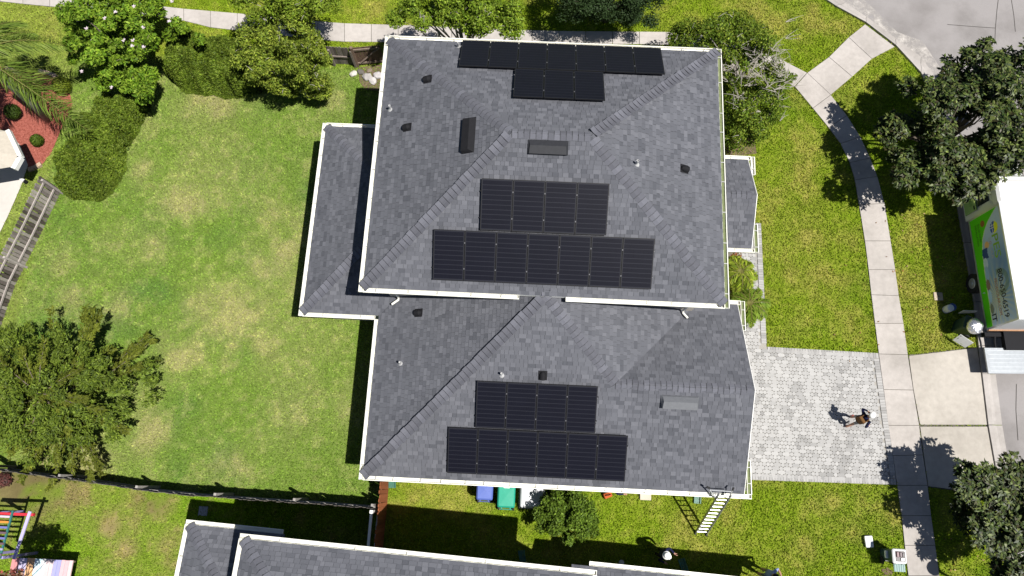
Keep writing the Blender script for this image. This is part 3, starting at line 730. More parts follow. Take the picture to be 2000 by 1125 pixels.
for p in ((-5.28, 5.6), (8.05, .3), (-5.2, .2)):
    downspout(HOUSE, [(p[0], p[1], ZL-.1), (p[0]*.97+.1, p[1]+.3*(1 if p[1] < 3 else .5), ZL-.5), (p[0]*.97+.1, p[1]+.3*(1 if p[1] < 3 else .5), .1)])
# vents and pipes on the roof
def on(px, py, plane):
    o, dx, dy, z0 = plane; z = z0+.8
    for _ in range(12):
        p = at(px, py, z); z = z0+M_*((p.x-o[0])*dx+(p.y-o[1])*dy)
    return Vector((p.x, p.y, z))
UW, US, UE, UN = ((ux0, 0), 1, 0, ZU), ((0, uy0), 0, 1, ZU), ((ux1, 0), -1, 0, ZU), ((0, uy1), 0, -1, ZU)
GW, GS = ((gx, 0), 1, 0, ZL), ((0, gs), 0, 1, ZL)
c = on(917, 265, UW); vent_slant(roof, c, sl(1, 0), nrm(1, 0), (1.25, .44, .16), 'vent_black', 'ridge_vent', False)
c = on(1070, 288, US); vent_slant(roof, c, sl(0, 1), nrm(0, 1), (1.28, .44, .15), 'vent_dark', 'ridge_vent', False)
c = on(1327, 785, GS); vent_slant(roof, c, sl(0, 1), nrm(0, 1), (1.27, .42, .20), 'vent_grey', 'ridge_vent', False)
for p, pl, d, n in (((836, 155), UW, sl(1, 0), nrm(1, 0)), ((796, 249), UW, sl(1, 0), nrm(1, 0)), ((1336, 330), UE, sl(-1, 0), nrm(-1, 0)), ((818, 611), GW, sl(1, 0), nrm(1, 0)), ((1060, 733), GS, sl(0, 1), nrm(0, 1))): vent_dome(roof, on(*p, pl), d, n)
for p, pl in (((763, 214), UW), ((1243, 321), UE), ((783, 710), GW), ((980, 732), GS), ((896, 92), UN)): pipe(roof, on(*p, pl))

# ------------------------------------------------------------------ solar panels
PW, PL_ = 1.012, 1.655
def panel_meshes():
    w, l = PW-.016, PL_-.016; fr = MB(); t = .022
    for c, d in (((-w/2+t/2, 0, .02), (t, l, .036)), ((w/2-t/2, 0, .02), (t, l, .036)), ((0, -l/2+t/2, .0202), (w-2*t, t, .036)), ((0, l/2-t/2, .0202), (w-2*t, t, .036))): fr.box(c, d, 'panel_frame')
    bk = MB(); bk.box((0, 0, .018), (w-2*t-.002, l-2*t-.002, .026), 'cell_gap')
    ce = MB(); nx, ny = 6, 10; iw, il = w-2*t-.03, l-2*t-.05
    for i in range(nx):
        for j in range(ny):
            x = -iw/2+(i+.5)*iw/nx; y = -il/2+(j+.5)*il/ny; hx, hy = iw/nx/2-.0012, il/ny/2-.011
            pl = [(x-hx, y-hy), (x+hx, y-hy), (x+hx, y+hy), (x-hx, y+hy)]
            ce.add([(a, b_, .0335) for a, b_ in pl], [(0, 1, 2, 3)], 'cell')
    ra_ = MB(); ra_.box((0, 0, -.045), (PW-.004, .04, .07), 'panel_frame')
    cl = MB(); cl.box((0, 0, .0), (.03, .045, .012), 'clamp')
    return fr.mesh('frame'), bk.mesh('backsheet'), ce.mesh('solar_cells'), ra_.mesh('mounting_rail'), cl.mesh('clamp')
PM = panel_meshes()
def solar_panel(arr, c, d, n, ends):
    d = Vector(d).normalized(); n = Vector(n).normalized(); a = d.cross(n)
    M = Matrix(((a.x, d.x, n.x, c.x), (a.y, d.y, n.y, c.y), (a.z, d.z, n.z, c.z), (0, 0, 0, 1))) @ Matrix.Translation((0, 0, .12))
    o = inst('solar_panel', PM[1], arr, M)
    inst('frame', PM[0], o, M)
    inst('solar_cells', PM[2], o, M)['kind'] = 'stuff'
    for y in (-.42, .42):
        inst('mounting_rail', PM[3], o, M @ Matrix.Translation((-.03 if ends < 0 else .03 if ends > 0 else 0, y, 0)))
        inst('clamp', PM[4], o, M @ Matrix.Translation((PW/2, y, .0435)))
def array(rows, d, n, label, y0, plane, lefts):
    """rows: number of panels in each row; y0: plan distance of each row's lower edge up the slope"""
    o, dx, dy, z0 = plane; k = 1/math.sqrt(1+M_*M_)
    arr = tag(empty('solar_array', (.6, o[1]+dy*y0[0], z0+M_*y0[0])), label, 'solar panels', 'solar arrays on the house roof')
    for cnt, yy, x0 in zip(rows, y0, lefts):
        for i in range(cnt):
            x = x0+PW*(i+.5); dist = yy+PL_*k/2
            c = Vector((x, o[1]+dy*dist, z0+M_*dist))
            solar_panel(arr, c, d, n, -1 if i == 0 else 1 if i == cnt-1 else 0)
kk = 1/math.sqrt(1+M_*M_)
array([7, 4], sl(0, 1), nrm(0, 1), 'eleven black solar panels, four over seven, in the middle of the roof', [.35, .35+PL_*kk+.02], US, [-2.945, -1.465])
array([6, 4], sl(0, 1), nrm(0, 1), 'ten black solar panels, four over six, on the low roof above the bins', [.28, .28+PL_*kk+.02], GS, [-2.31, -1.40])
array([7, 3], sl(0, -1), nrm(0, -1), 'ten black solar panels, seven over three, at the top edge of the roof', [.12, .12+PL_*kk+.02], UN, [-2.56, -.62])

# ------------------------------------------------------------------ the neighbour's house at the bottom
NB = tag(empty('neighbour_house', (-2, -6, 0)), 'grey shingled house whose long white eave runs along the bottom edge', 'house')
na = math.radians(-2.85); nux = Vector((math.cos(na), math.sin(na), 0)); nuy = Vector((-nux.y, nux.x, 0)); NO = Vector((-8.15, -1.67, 0))
def nb(x, y, z=0): return NO+nux*x+nuy*y+Vector((0, 0, z))
b = MB(); b.prism([nb(.5, -.55)[:2], nb(10.2, -.55)[:2], nb(10.2, -9)[:2], nb(.5, -9)[:2]], 0, ZU, 'stucco')
b.prism([nb(-2.5, -.6)[:2], nb(.49, -.6)[:2], nb(.49, -8)[:2], nb(-2.5, -8)[:2]], 0, ZL, 'stucco'); b.prism([nb(10.21, -.6)[:2], nb(17.6, -.6)[:2], nb(17.6, -8)[:2], nb(10.21, -8)[:2]], 0, ZL, 'stucco'); b.build('wall', NB)
NR = Roof(NB, None); NR.tone = 1.16
up_n = Vector((-nuy.x, -nuy.y, M_)).normalized(); up_e = Vector((nux.x, nux.y, M_)).normalized()
def pl2(l): return [tuple(nb(*p)[:2]) for p in l]
NR.plane(nb(.14, -.14, ZU), nux, up_n, [pl2([(.14, -.14), (10.62, -.14), (7.5, -3.26), (3.26, -3.26)])])
NR.plane(nb(10.62, -.14, ZU), nuy, Vector((-nux.x, -nux.y, M_)), [pl2([(10.62, -.14), (7.5, -3.26), (10.62, -6.4)])])
NR.plane(nb(.14, -.14, ZU), nuy, up_e, [pl2([(.14, -.14), (3.26, -3.26), (.14, -6.4)])])
NR.plane(nb(-2.8, -.14, ZL), nux, up_n, [pl2([(-2.8, -.14), (.5, -.14), (.5, -3.44)])])
NR.plane(nb(-2.8, -.14, ZL), nuy, up_e, [pl2([(-2.8, -.14), (.5, -3.44), (.5, -5.5), (-2.8, -6.5)])])
NR.plane(nb(10.7, -.14, ZL), nux, up_n, [pl2([(10.21, -.14), (18.0, -.14), (18.0, -3.2), (10.21, -3.2)])])
nroof = NR.deck.build('roof', NB); NR.part = nroof; NR.finish(300)
def n2(v): return Vector((v.x, v.y, 0)).normalized()
for p, q, e in (((.14, -.14, ZU), (3.26, -3.26, ZU+M_*3.12), 1), ((-2.8, -.14, ZL), (.48, -3.42, ZL+M_*3.28), 1)):
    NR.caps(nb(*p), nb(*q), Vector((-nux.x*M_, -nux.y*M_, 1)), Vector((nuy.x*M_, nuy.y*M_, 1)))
for p, q, i, z in (((0, 0), (10.73, 0), (0, -1), ZU), ((0, -7), (0, -.135), (1, 0), ZU), ((-2.94, 0), (.4, 0), (0, -1), ZL), ((-2.94, -7), (-2.94, -.135), (1, 0), ZL), ((10.8, 0), (18.1, 0), (0, -1), ZL), ((10.73, -.135), (10.73, -5), (-1, 0), ZU)):
    gutter(NB, nb(*p), nb(*q), (nux*i[0]+nuy*i[1])[:2], z-.01, step=1.9)

# the corner of the house beyond the red mulch bed
WH = tag(empty('corner_house', at(-40, 300)), 'corner of a pale house with white fascia beside the red mulch', 'house')
zc = 2.3
q = [at(14, 255, zc), at(38.7, 306.5, zc), at(26, 329, zc), at(-70, 345, zc), at(-70, 235, zc)]
cc = sum(q, Vector())/5
b = MB(); b.prism([(p+(cc-p)*.45+Vector((-1.9, .7, 0)))[:2] for p in q], 0, zc-.1, 'stucco'); b.build('wall', WH)
b = MB(); rr = [p+(cc-p)*.06 for p in q]; b.add([(p.x, p.y, zc+.05) for p in rr]+[(cc.x-2.0, cc.y, zc+.9)], [(1, 0, 5), (2, 1, 5), (3, 2, 5), (4, 3, 5), (0, 4, 5)], 'roof_tan'); b.build('roof', WH)
for a, c in zip(q[:2], q[1:3]):
    d = c-a; MB().box((a+c)/2+Vector((0, 0, -.06)), (d.length, .20, .20), 'white_paint', math.atan2(d.y, d.x)).build('fascia', WH)
fl = tag(empty('flood_light', at(45, 353)), 'small white spotlight with a dark end lying at the patio edge', 'light')
a, c = at(43, 351), at(53, 357)
MB().tube([a+Vector((0, 0, .12)), c+Vector((0, 0, .16))], [.06, .075], 'white_paint', 10).build('housing', fl); MB().tube([c+Vector((0, 0, .16)), c+(c-a)*.25+Vector((0, 0, .165))], [.08, .085], 'vent_black', 10).build('lens', fl)

# ================================================================== FENCES
def fencerun(name, label, pts, h, wd, tones, side, rails, posts_every=2.4, lean=0., gap=.008, post_h=None, thick=.02, postcol=(.24,.21,.19), group='wooden fences'):
    """pickets, posts and rails along a ground polyline; side = +1/-1 for which side (left of travel) posts and rails stand"""
    f = tag(empty(name, pts[0]), label, 'fence', group)
    b = MB(); b.add([(-wd/2, -thick/2, 0), (wd/2, -thick/2, 0), (wd/2, thick/2, 0), (-wd/2, thick/2, 0), (-wd/2, -thick/2, h-.05), (wd/2, -thick/2, h-.05), (wd/2, thick/2, h-.05), (-wd/2, thick/2, h-.05), (-wd/2+.035, -thick/2, h), (wd/2-.035, -thick/2, h), (wd/2-.035, thick/2, h), (-wd/2+.035, thick/2, h)],
        [(0, 1, 5, 4), (1, 2, 6, 5), (2, 3, 7, 6), (3, 0, 4, 7), (4, 5, 9, 8), (5, 6, 10, 9), (6, 7, 11, 10), (7, 4, 8, 11), (8, 9, 10, 11)], 'wood'); me = b.mesh('picket')
    carry = 0.
    for a, c in zip(pts, pts[1:]):
        d = c-a; L = d.length; dn = d.normalized(); sv = Vector((-dn.y, dn.x, 0))*side; rz = math.atan2(d.y, d.x); x = carry
        while x < L:
            p = a+dn*x; M = Matrix.Translation(p+Vector((0, 0, random.uniform(-.015, .015)))) @ Matrix.Rotation(rz, 4, 'Z') @ Matrix.Rotation(lean+random.uniform(-.012, .012), 4, 'X') @ Matrix.Rotation(random.uniform(-.012, .012), 4, 'Y')
            inst('picket', me, f, M, jit(random.choice(tones), .15)); x += wd+gap
        carry = x-L
        for z in rails:
            MB().box((a+c)/2+sv*(thick/2+.022)+Vector((0, 0, z)), (L-.01, .04, .09), 'wood', rz).build('rail', f, jit(postcol, .1))
    tot = sum((c-a).length for a, c in zip(pts, pts[1:])); n = max(2, int(tot/posts_every)+1)
    for k in range(n):
        s = tot*k/(n-1); s = min(max(s, .06), tot-.06)
        for a, c in zip(pts, pts[1:]):
            if s <= (c-a).length+1e-6: break
            s -= (c-a).length
        dn = (c-a).normalized(); sv = Vector((-dn.y, dn.x, 0))*side; p = a+dn*s+sv*(thick/2+.092)
        MB().box(p+Vector((0, 0, (post_h or h-.1)/2)), (.09, .09, post_h or h-.1), 'wood', math.atan2(dn.y, dn.x)).build('post', f, jit(postcol, .15))
    return f
LF = ats([(118.5,374),(104.7,404),(71.6,473),(30,556),(5.5,625),(-12,680)])
fencerun('picket_fence', 'weathered grey picket fence with two rails at the left edge of the back lawn', LF, 1.5, .13, [(.19,.165,.15), (.26,.23,.21), (.13,.11,.10), (.33,.30,.27), (.09,.075,.065)], 1, (.45, 1.15), lean=.0, gap=.022, postcol=(.34,.305,.285))
fencerun('picket_fence', 'long dark curving wooden fence between the back lawn and the neighbour below', FENCE_S, 1.72, .14, [(.10,.09,.08), (.13,.115,.10), (.085,.075,.07)], 1, (.35, 1.4), postcol=(.30,.28,.26), post_h=1.78)
fencerun('picket_fence', 'orange-brown stained plank fence running from the house eave to the neighbour', [Vector((-4.80,.75,0)), Vector((-4.77,-.82,0)), Vector((-4.80,-2.6,0))], 1.8, .145, [(.26,.085,.035), (.31,.105,.045), (.22,.075,.03)], -1, (.4, 1.4), gap=.006, postcol=(.28,.13,.07))
rl = tag(empty('vinyl_rail', (-5.0, -1.5, 0)), 'white vinyl fence rail beside the orange-brown fence in the shade', 'rail')
MB().box((-5.02, -1.85, 1.72), (.09, 1.7, .10), 'white_paint').build('rail', rl); MB().rbox((-5.02, -1.0, .9), (.12, .12, 1.8), 'white_paint', .02).build('post', rl); MB().box((-5.02, -1.85, .4), (.05, 1.7, .14), 'white_paint').build('rail', rl)
TF0, TF1, TF2 = at(652, 124), at(698.6, 127), at(752, 122)
fencerun('picket_fence', 'short dark brown fence panel left of the gate by the top sidewalk', [TF0, TF1], 1.32, .13, [(.17,.145,.13), (.13,.11,.10), (.21,.185,.165)], -1, (.62,), 1.2, postcol=(.2,.17,.15))
gt = tag(empty('wooden_gate', TF1), 'brown wooden gate with a diagonal brace at the top left corner of the house', 'gate')
d = TF2-TF1; L = d.length; rz = math.atan2(d.y, d.x); dn = d.normalized(); sv = Vector((dn.y, -dn.x, 0))
b = MB(); b.box((0, 0, .66), (.125, .02, 1.32), 'wood'); me = b.mesh('board')
for k in range(int(L/.132)): inst('board', me, gt, Matrix.Translation(TF1+dn*(.1+.132*k)) @ Matrix.Rotation(rz, 4, 'Z'), jit((.12,.078,.058), .25))
for z in (.18, 1.18): MB().box((TF1+TF2)/2+sv*.035+Vector((0, 0, z)), (L-.1, .045, .10), 'wood', rz).build('gate_rail', gt, (.20,.155,.125))
p0, p1 = TF1+dn*.15+sv*.06+Vector((0, 0, .2)), TF2-dn*.15+sv*.06+Vector((0, 0, 1.15))
MB().tube([p0, p1], .045, 'wood', 4).build('brace', gt, (.19,.145,.12)); MB().box(TF1+sv*.06+Vector((0, 0, .72)), (.11, .11, 1.44), 'wood', rz).build('gate_post', gt, (.17,.12,.09))

# ================================================================== TREES
def leafmesh(name, pos, nor, tang, L, W, C, matname, parent, fold=.12):
    """one four-cornered leaf per row"""
    nor /= np.linalg.norm(nor, axis=1)[:, None]+1e-9
    tang = tang-nor*(tang*nor).sum(1)[:, None]; tang /= np.linalg.norm(tang, axis=1)[:, None]+1e-9
    s = np.cross(nor, tang); L = L[:, None]; W = W[:, None]
    a = pos-tang*L*.5; t = pos+tang*L*.5-nor*L*fold; l = pos+s*W*.5-tang*L*.05+nor*W*.1; r = pos-s*W*.5-tang*L*.05+nor*W*.1
    n = len(pos); V = np.stack([a, r, t, l], 1).reshape(-1, 3); F = np.arange(4*n).reshape(-1, 4)
    b = BASE[parent.name]; V = V-np.array(b.translation)[None]
    o = _link(name, npmesh(name, V, F, matname, np.repeat(C, 4, 0)), parent); o['kind'] = 'stuff'; return o
def palette(n, cols, jitter=.25, bright=.06, rng=RNG):
    cols = np.array(cols); k = rng.integers(0, len(cols), n); t = rng.random((n, 1)); c = cols[k]*(1-t)+cols[rng.integers(0, len(cols), n)]*t
    return np.clip(c*rng.uniform(1-jitter, 1+jitter, (n, 1))*np.where(rng.random((n, 1)) < bright, 1.5, 1), 0, .9)
def rnd3(n, rng=RNG): v = rng.normal(size=(n, 3)); return v/np.linalg.norm(v, axis=1)[:, None]
def limbs(b, base, tops, r0, m, fork=.35, n=6):
    """trunk and crooked limbs from a base to crown points"""
    base = Vector(base); c = sum((Vector(t) for t in tops), Vector())/len(tops)
    f = base.lerp(Vector((c.x, c.y, c.z)), fork); f.x = base.x+(c.x-base.x)*.3; f.y = base.y+(c.y-base.y)*.3
    b.tube([base, base.lerp(f, .5)+Vector((.04, .03, 0)), f], [r0*1.25, r0, r0*.9], m, 8)
    for t in tops:
        t = Vector(t); m1 = f.lerp(t, .4)+Vector((random.uniform(-.2, .2), random.uniform(-.2, .2), .12)); m2 = f.lerp(t, .72)+Vector((random.uniform(-.15, .15), random.uniform(-.15, .15), .1))
        b.tube([f, m1, m2, t], [r0*.55, r0*.36, r0*.2, r0*.07], m, n)
def tree(name, label, base, clumps, per, L, W, cols, leafmat='leaf', up=.6, r0=.1, bark='bark', flat=.6, group=None, twigs=0, droop=0., whorl=0, cat='tree', seed=1, jitter=.28):
    """clumps: (x,y,z,r) world; leaves spread in each, thinner in the middle; trunk and limbs reach them"""
    rng = np.random.default_rng(seed)
    o = tag(empty(name, base), label, cat, group); cl = np.array(clumps, float)
    wts = cl[:, 3]**2; cnt = np.maximum(8, (per*wts/wts.mean())).astype(int)
    ctr = np.repeat(cl[:, :3], cnt, 0); rad = np.repeat(cl[:, 3], cnt); n = len(ctr)
    v = rnd3(n, rng); rr = rng.random(n)**.45
    off = v*(rr*rad)[:, None]; off[:, 2] *= flat
    if whorl:   # leaves gathered into rosettes
        m = n//whorl; hub = np.repeat(np.arange(m), whorl); hub = np.concatenate([hub, np.full(n-len(hub), m-1)])
        src = rng.permutation(n)[:m]; hubpos = (ctr+off)[src]; hubdir = v[src]*.7+np.array([0, 0, .8])
        tang = rnd3(n, rng)+hubdir[hub]*.5; tang[:, 2] = np.abs(tang[:, 2])*.35; tang /= np.linalg.norm(tang, axis=1)[:, None]
        pos = hubpos[hub]+tang*(L*.55); nor = np.array([0, 0, 1.0])[None]*1.1+hubdir[hub]*.25+rnd3(n, rng)*.35
    else:
        pos = ctr+off; nor = v*.7+np.array([0, 0, up*.55])+rnd3(n, rng)*.85; tang = rnd3(n, rng)+v*.4; tang[:, 2] -= droop
    ll = L*rng.uniform(.55, 1.4, n); ww = W*rng.uniform(.75, 1.25, n)
    ctone = np.repeat(rng.uniform(.82, 1.18, len(cl)), cnt)[:, None]
    C = palette(n, cols, jitter, .05, rng)*ctone
    leafmesh('foliage', pos, nor, tang, ll, ww, C, leafmat, o)
    b = MB(); tops = [c[:3] for c in sorted(clumps, key=lambda c: -c[3])[:26]]
    limbs(b, base, tops, r0, bark); b.build('trunk', o)
    if twigs:
        b = MB()
        for k in range(twigs):
            c = cl[rng.integers(len(cl))]; p = Vector(c[:3])+Vector(rnd3(1, rng)[0])*c[3]*.5; d = Vector(rnd3(1, rng)[0]); d.z = abs(d.z)*.4; d = d*(c[3]*rng.uniform(.5, 1.0))
            b.tube([p, p+d*.5+Vector((0, 0, .05)), p+d], [.014, .009, .004], 'grey_twig' if bark == 'grey_twig' else bark, 4)
        b.build('twigs', o, kind='stuff')
    return o
def crown(px, py, z, rx, ry, rz, n, r, seed, shell=.55, holes=0.):
    """clump centres in an uneven ellipsoid; px,py the crown centre in the survey at height z; radii in metres"""
    rng = np.random.default_rng(seed); c = at(px, py, z); out = []
    while len(out) < n:
        v = rnd3(1, rng)[0]; k = shell+(1-shell)*rng.random()
        lump = .66+.62*float(vnoise(np.array([v[0]*2.2+seed*3.1]), np.array([v[1]*2.2+v[2]*1.3]))[0])
        if v[2] < -.55: continue
        p = (c.x+v[0]*rx*k*lump, c.y+v[1]*ry*k*lump, max(.5, c.z+v[2]*rz*k))
        out.append((*p, r*rng.uniform(.65, 1.3)))
    return out
def gnd(px, py, z): p = at(px, py, z); return Vector((p.x, p.y, -.02))

LIME = [(.165,.265,.018), (.110,.205,.014), (.22,.31,.034), (.07,.14,.012)]
t1 = crown(245, 150, 2.0, 2.0, .8, .6, 26, .36, 13, .25)+crown(235, 82, 2.7, 2.9, 2.35, 1.7, 78, .33, 11, .3)+crown(225, 15, 2.9, 2.8, 1.4, 1.0, 40, .34, 12, .2)
FT = tree('flowering_tree', 'bright green broad-leaved tree dotted with pale pink flowers at top left', gnd(235, 85, 2.9), t1, 260, .17, .075, LIME, r0=.11, twigs=50, seed=11)
rng = np.random.default_rng(5)
for k, (px, py) in enumerate([(165,22),(226,24),(169,56),(205,36),(182,78),(242,79),(260,79),(259,90),(281,92),(331,42),(280,54),(160,140),(218,171),(262,13),(336,3),(152,40)]):
    c = at(px, py, 4.0 if py < 130 else 2.3); b = MB()
    for q in range(5):
        a = q*1.256+rng.random(); d = Vector((math.cos(a), math.sin(a), .35))*.075; s = Vector((-d.y, d.x, 0))*.75
        b.add([c, c+d*.6-s*.5, c+d*1.25, c+d*.6+s*.5], [(0, 1, 2, 3)], 'white_paint')
    b.mats = ['petal'] ; MATS.get('petal') or mat('petal', (.50, .42, .46), .7, .08); b.build('flower', FT)
t2 = crown(585, 165, 1.3, 1.7, .7, .45, 22, .34, 23, .25)+crown(575, 112, 2.5, 2.2, 2.05, 1.7, 70, .33, 21, .3)+crown(500, 110, 2.4, 1.0, 1.3, 1.0, 14, .4, 22)
tree('loose_tree', 'loose yellow-green shrub tree overhanging the back lawn beside the wooden gate', gnd(570, 125, 2.6), t2, 270, .13, .055, [(.185,.24,.024), (.13,.185,.02), (.24,.28,.042), (.085,.13,.016)], r0=.08, twigs=120, bark='grey_twig', seed=21)
t3 = crown(570, 5, 3.6, 2.5, 1.1, 1.2, 48, .42, 31, .3)
tree('street_tree', 'leafy yellow-green tree beyond the top sidewalk left of the house', gnd(560, -10, 3.0), t3, 290, .13, .06, [(.165,.24,.02), (.12,.19,.016), (.22,.275,.034)], r0=.09, twigs=60, bark='grey_twig', seed=31)
t4 = crown(905, 22, 4.6, 2.85, .95, 1.2, 74, .35, 41, .25)+crown(965, 50, 4.6, 1.3, .4, .5, 14, .26, 42)
tree('street_tree', 'feathery bright green tree behind the top eave left of the panels', gnd(905, 30, 4.6), t4, 290, .13, .055, [(.175,.26,.02), (.13,.21,.016), (.23,.30,.034), (.08,.14,.012)], r0=.1, twigs=120, bark='grey_twig', seed=41)
t5 = crown(1195, -10, 2.7, 2.3, 1.5, 1.2, 74, .44, 51, .3)+crown(1195, 30, 1.7, 1.9, .4, .35, 18, .36, 52, .3)
tree('street_tree', 'dark blue-green oak behind the top eave above the north panels', gnd(1195, -30, 2.4), t5, 420, .085, .05, [(.030,.055,.018), (.045,.075,.028), (.022,.04,.012)], r0=.14, seed=51)
# north-east corner tree: leafy rim, bare mossy branches in the middle
t6 = []
rng = np.random.default_rng(61)
for px, py, r in [(1325,62,.5),(1350,55,.55),(1375,58,.5),(1400,48,.6),(1425,40,.55),(1450,45,.6),(1475,60,.6),(1495,75,.5),(1385,80,.4),(1345,78,.4),(1440,75,.45),(1470,95,.5),(1505,100,.4),(1515,130,.45),(1535,150,.35),(1500,165,.45),(1525,185,.35),(1430,110,.35),(1425,145,.35),(1440,180,.45),(1430,200,.55),(1455,215,.6),(1475,235,.55),(1440,240,.55),(1500,225,.45),(1485,260,.4),(1445,262,.35),(1515,205,.35),(1455,130,.3),(1475,150,.3),(1460,165,.35),(1510,150,.35),(1490,190,.4),(1465,190,.35),(1550,150,.2),(1315,80,.35),(1410,62,.5)]:
    z = rng.uniform(1.8, 3.2) if py < 100 else rng.uniform(1.2, 2.6); p = at(px, py, z); t6 += [(p.x, p.y, z, r*.95), (p.x+rng.uniform(-.3, .3), p.y+rng.uniform(-.3, .3), max(.5, z-.7), r)]
T6 = tree('mossy_tree', 'tangled green tree with bare grey mossy branches at the right top house corner', gnd(1468, 165, 1.5), t6, 400, .11, .058, [(.125,.190,.016), (.085,.145,.012), (.19,.23,.028), (.055,.095,.010)], r0=.13, bark='grey_twig', twigs=90, seed=61)
b = MB()
for k in range(75):
    px, py = rng.normal(1488, 34), rng.normal(145, 36); z = rng.uniform(1.6, 2.9); p = at(px, py, z); a = rng.uniform(0, 6.28)
    for q in range(3):
        a2 = a+rng.uniform(-.9, .9); l = rng.uniform(.3, .8); d = Vector((math.cos(a2), math.sin(a2), rng.uniform(-.1, .4)))*l
        b.tube([p, p+d*.4+Vector((rng.uniform(-.08, .08), rng.uniform(-.08, .08), 0)), p+d], [.015, .010, .004], 'grey_twig', 4)
b.build('bare_branches', T6, kind='stuff')
# magnolias
MAG = [(.010,.020,.004), (.016,.032,.006), (.026,.045,.009), (.075,.105,.022), (.11,.135,.035), (.030,.026,.010)]
t7 = crown(1890, 245, 3.3, 3.0, 2.9, 1.4, 74, .44, 71, .3)+crown(1970, 170, 3.6, 2.2, 2.0, 1.3, 36, .46, 72, .25)+crown(1895, 322, 3.2, 2.0, .95, .7, 24, .38, 73, .25)+crown(1770, 260, 2.6, 1.1, 1.3, .7, 10, .40, 74, .3)
tree('magnolia_tree', 'large dark glossy magnolia overhanging the truck cab and sidewalk at upper right', gnd(1895, 240, 3.0), t7, 230, .19, .075, MAG, 'leaf_gloss', r0=.16, whorl=8, seed=71)
t8 = crown(1972, 1020, 2.5, 1.6, 1.95, 1.1, 52, .40, 81, .3)+crown(1925, 948, 2.8, 1.1, .7, .6, 14, .42, 82, .3)+crown(1985, 930, 2.9, .8, .5, .6, 8, .42, 83, .3)
tree('magnolia_tree', 'smaller dark glossy magnolia at the lower right corner beside the sidewalk', gnd(1965, 1020, 2.5), t8, 210, .18, .072, MAG, 'leaf_gloss', r0=.13, whorl=8, seed=81)
t9 = crown(1102, 1006, 1.3, 1.4, .85, .85, 64, .27, 91, .25)
tree('leafy_shrub', 'rounded dark green shrub growing between the white air conditioner and the ladder', gnd(1106, 1006, 1.3), t9, 230, .12, .06, [(.09,.15,.016), (.135,.205,.024), (.055,.095,.010)], r0=.06, seed=91, cat='shrub')
# cedar: sprays along radiating boughs
def cedar():
    rng = np.random.default_rng(101); bse = gnd(105, 775, 2.0)
    o = tag(empty('cedar_tree', bse), 'wide olive-green cedar with feathery boughs at the left edge of the lawn', 'tree'); b = MB()
    b.tube([bse, bse+Vector((.05, 0, 1.6)), bse+Vector((0, 0, 3.1))], [.16, .11, .02], 'bark', 8)
    P, N, T, C = [], [], [], []
    for k in range(46):
        a = rng.uniform(0, 6.283); zz = rng.uniform(.5, 3.0); reach = (3.1*(1-(zz-.5)/4.0)**.75+.5)*rng.uniform(.72, 1.0)*(1+.14*math.cos(a-.3))
        p0 = np.array([bse.x, bse.y, zz]); p1 = p0+np.array([math.cos(a)*reach, math.sin(a)*reach, reach*rng.uniform(.10, .30)+max(0, zz-2.6)*.25])
        b.tube([p0, (p0+p1)/2+np.array([0, 0, .08]), p1], [.024, .016, .005], 'bark', 5)
        d = (p1-p0)/np.linalg.norm(p1-p0); s = np.cross(d, [0, 0, 1]); tone = rng.uniform(.75, 1.2)
        for j in range(int(20*reach)):
            t = rng.uniform(.22 if zz < 2.2 else .02, 1.04); sl_ = rng.choice([-1, 1]); ln = rng.uniform(.18, .42)*(1.15-t*.5)
            q0 = p0+(p1-p0)*t+np.array([0, 0, .06*math.sin(3*t)]); qd = d*.75+s*sl_*rng.uniform(.25, .9)+np.array([0, 0, rng.uniform(-.05, .35)]); qd /= np.linalg.norm(qd)
            m = 9
            for i in range(m):
                u = (i+.5)/m; side = np.cross(qd, [0, 0, 1])*(rng.uniform(-1, 1)*.10*(1.2-u))
                P.append(q0+qd*ln*u+side+np.array([0, 0, rng.uniform(-.03, .03)])); T.append(qd+side*3+rng.normal(size=3)*.25); N.append(np.array([0, 0, 1.])+rng.normal(size=3)*.5); C.append(tone)
    n = len(P); col = palette(n, [(.115,.138,.014), (.092,.114,.012), (.15,.168,.022), (.068,.086,.010)], .25, .06, rng)*np.array(C)[:, None]
    cl = np.array(crown(98, 765, 2.2, 3.25, 2.75, 1.7, 190, .34, 103, .3)); cnt = 150; ctr = np.repeat(cl[:, :3], cnt, 0); m = len(ctr); v = rnd3(m, rng); out = ctr-np.array([bse.x, bse.y, 1.2]); out /= np.linalg.norm(out, axis=1)[:, None]
    off = v*(np.repeat(cl[:, 3], cnt)*rng.random(m)**.5)[:, None]; off[:, 2] *= .6; hub = off[::5].repeat(5, 0)[:m]
    P2 = ctr+hub+rnd3(m, rng)*.07; T2 = out*.9+rnd3(m, rng)*.7+np.array([0, 0, .25]); N2 = np.array([0, 0, 1.])+rnd3(m, rng)*.6
    C2 = palette(m, [(.108,.155,.015), (.080,.12,.012), (.145,.195,.026), (.040,.066,.008)], .3, .06, rng)*np.repeat(rng.uniform(.8, 1.15, len(cl)), cnt)[:, None]
    leafmesh('foliage', np.vstack([np.array(P), P2]), np.vstack([np.array(N), N2]), np.vstack([np.array(T), T2]), rng.uniform(.10, .18, n+m), rng.uniform(.032, .055, n+m), np.vstack([col, C2]), 'leaf', o)
    b.build('trunk', o)
cedar()
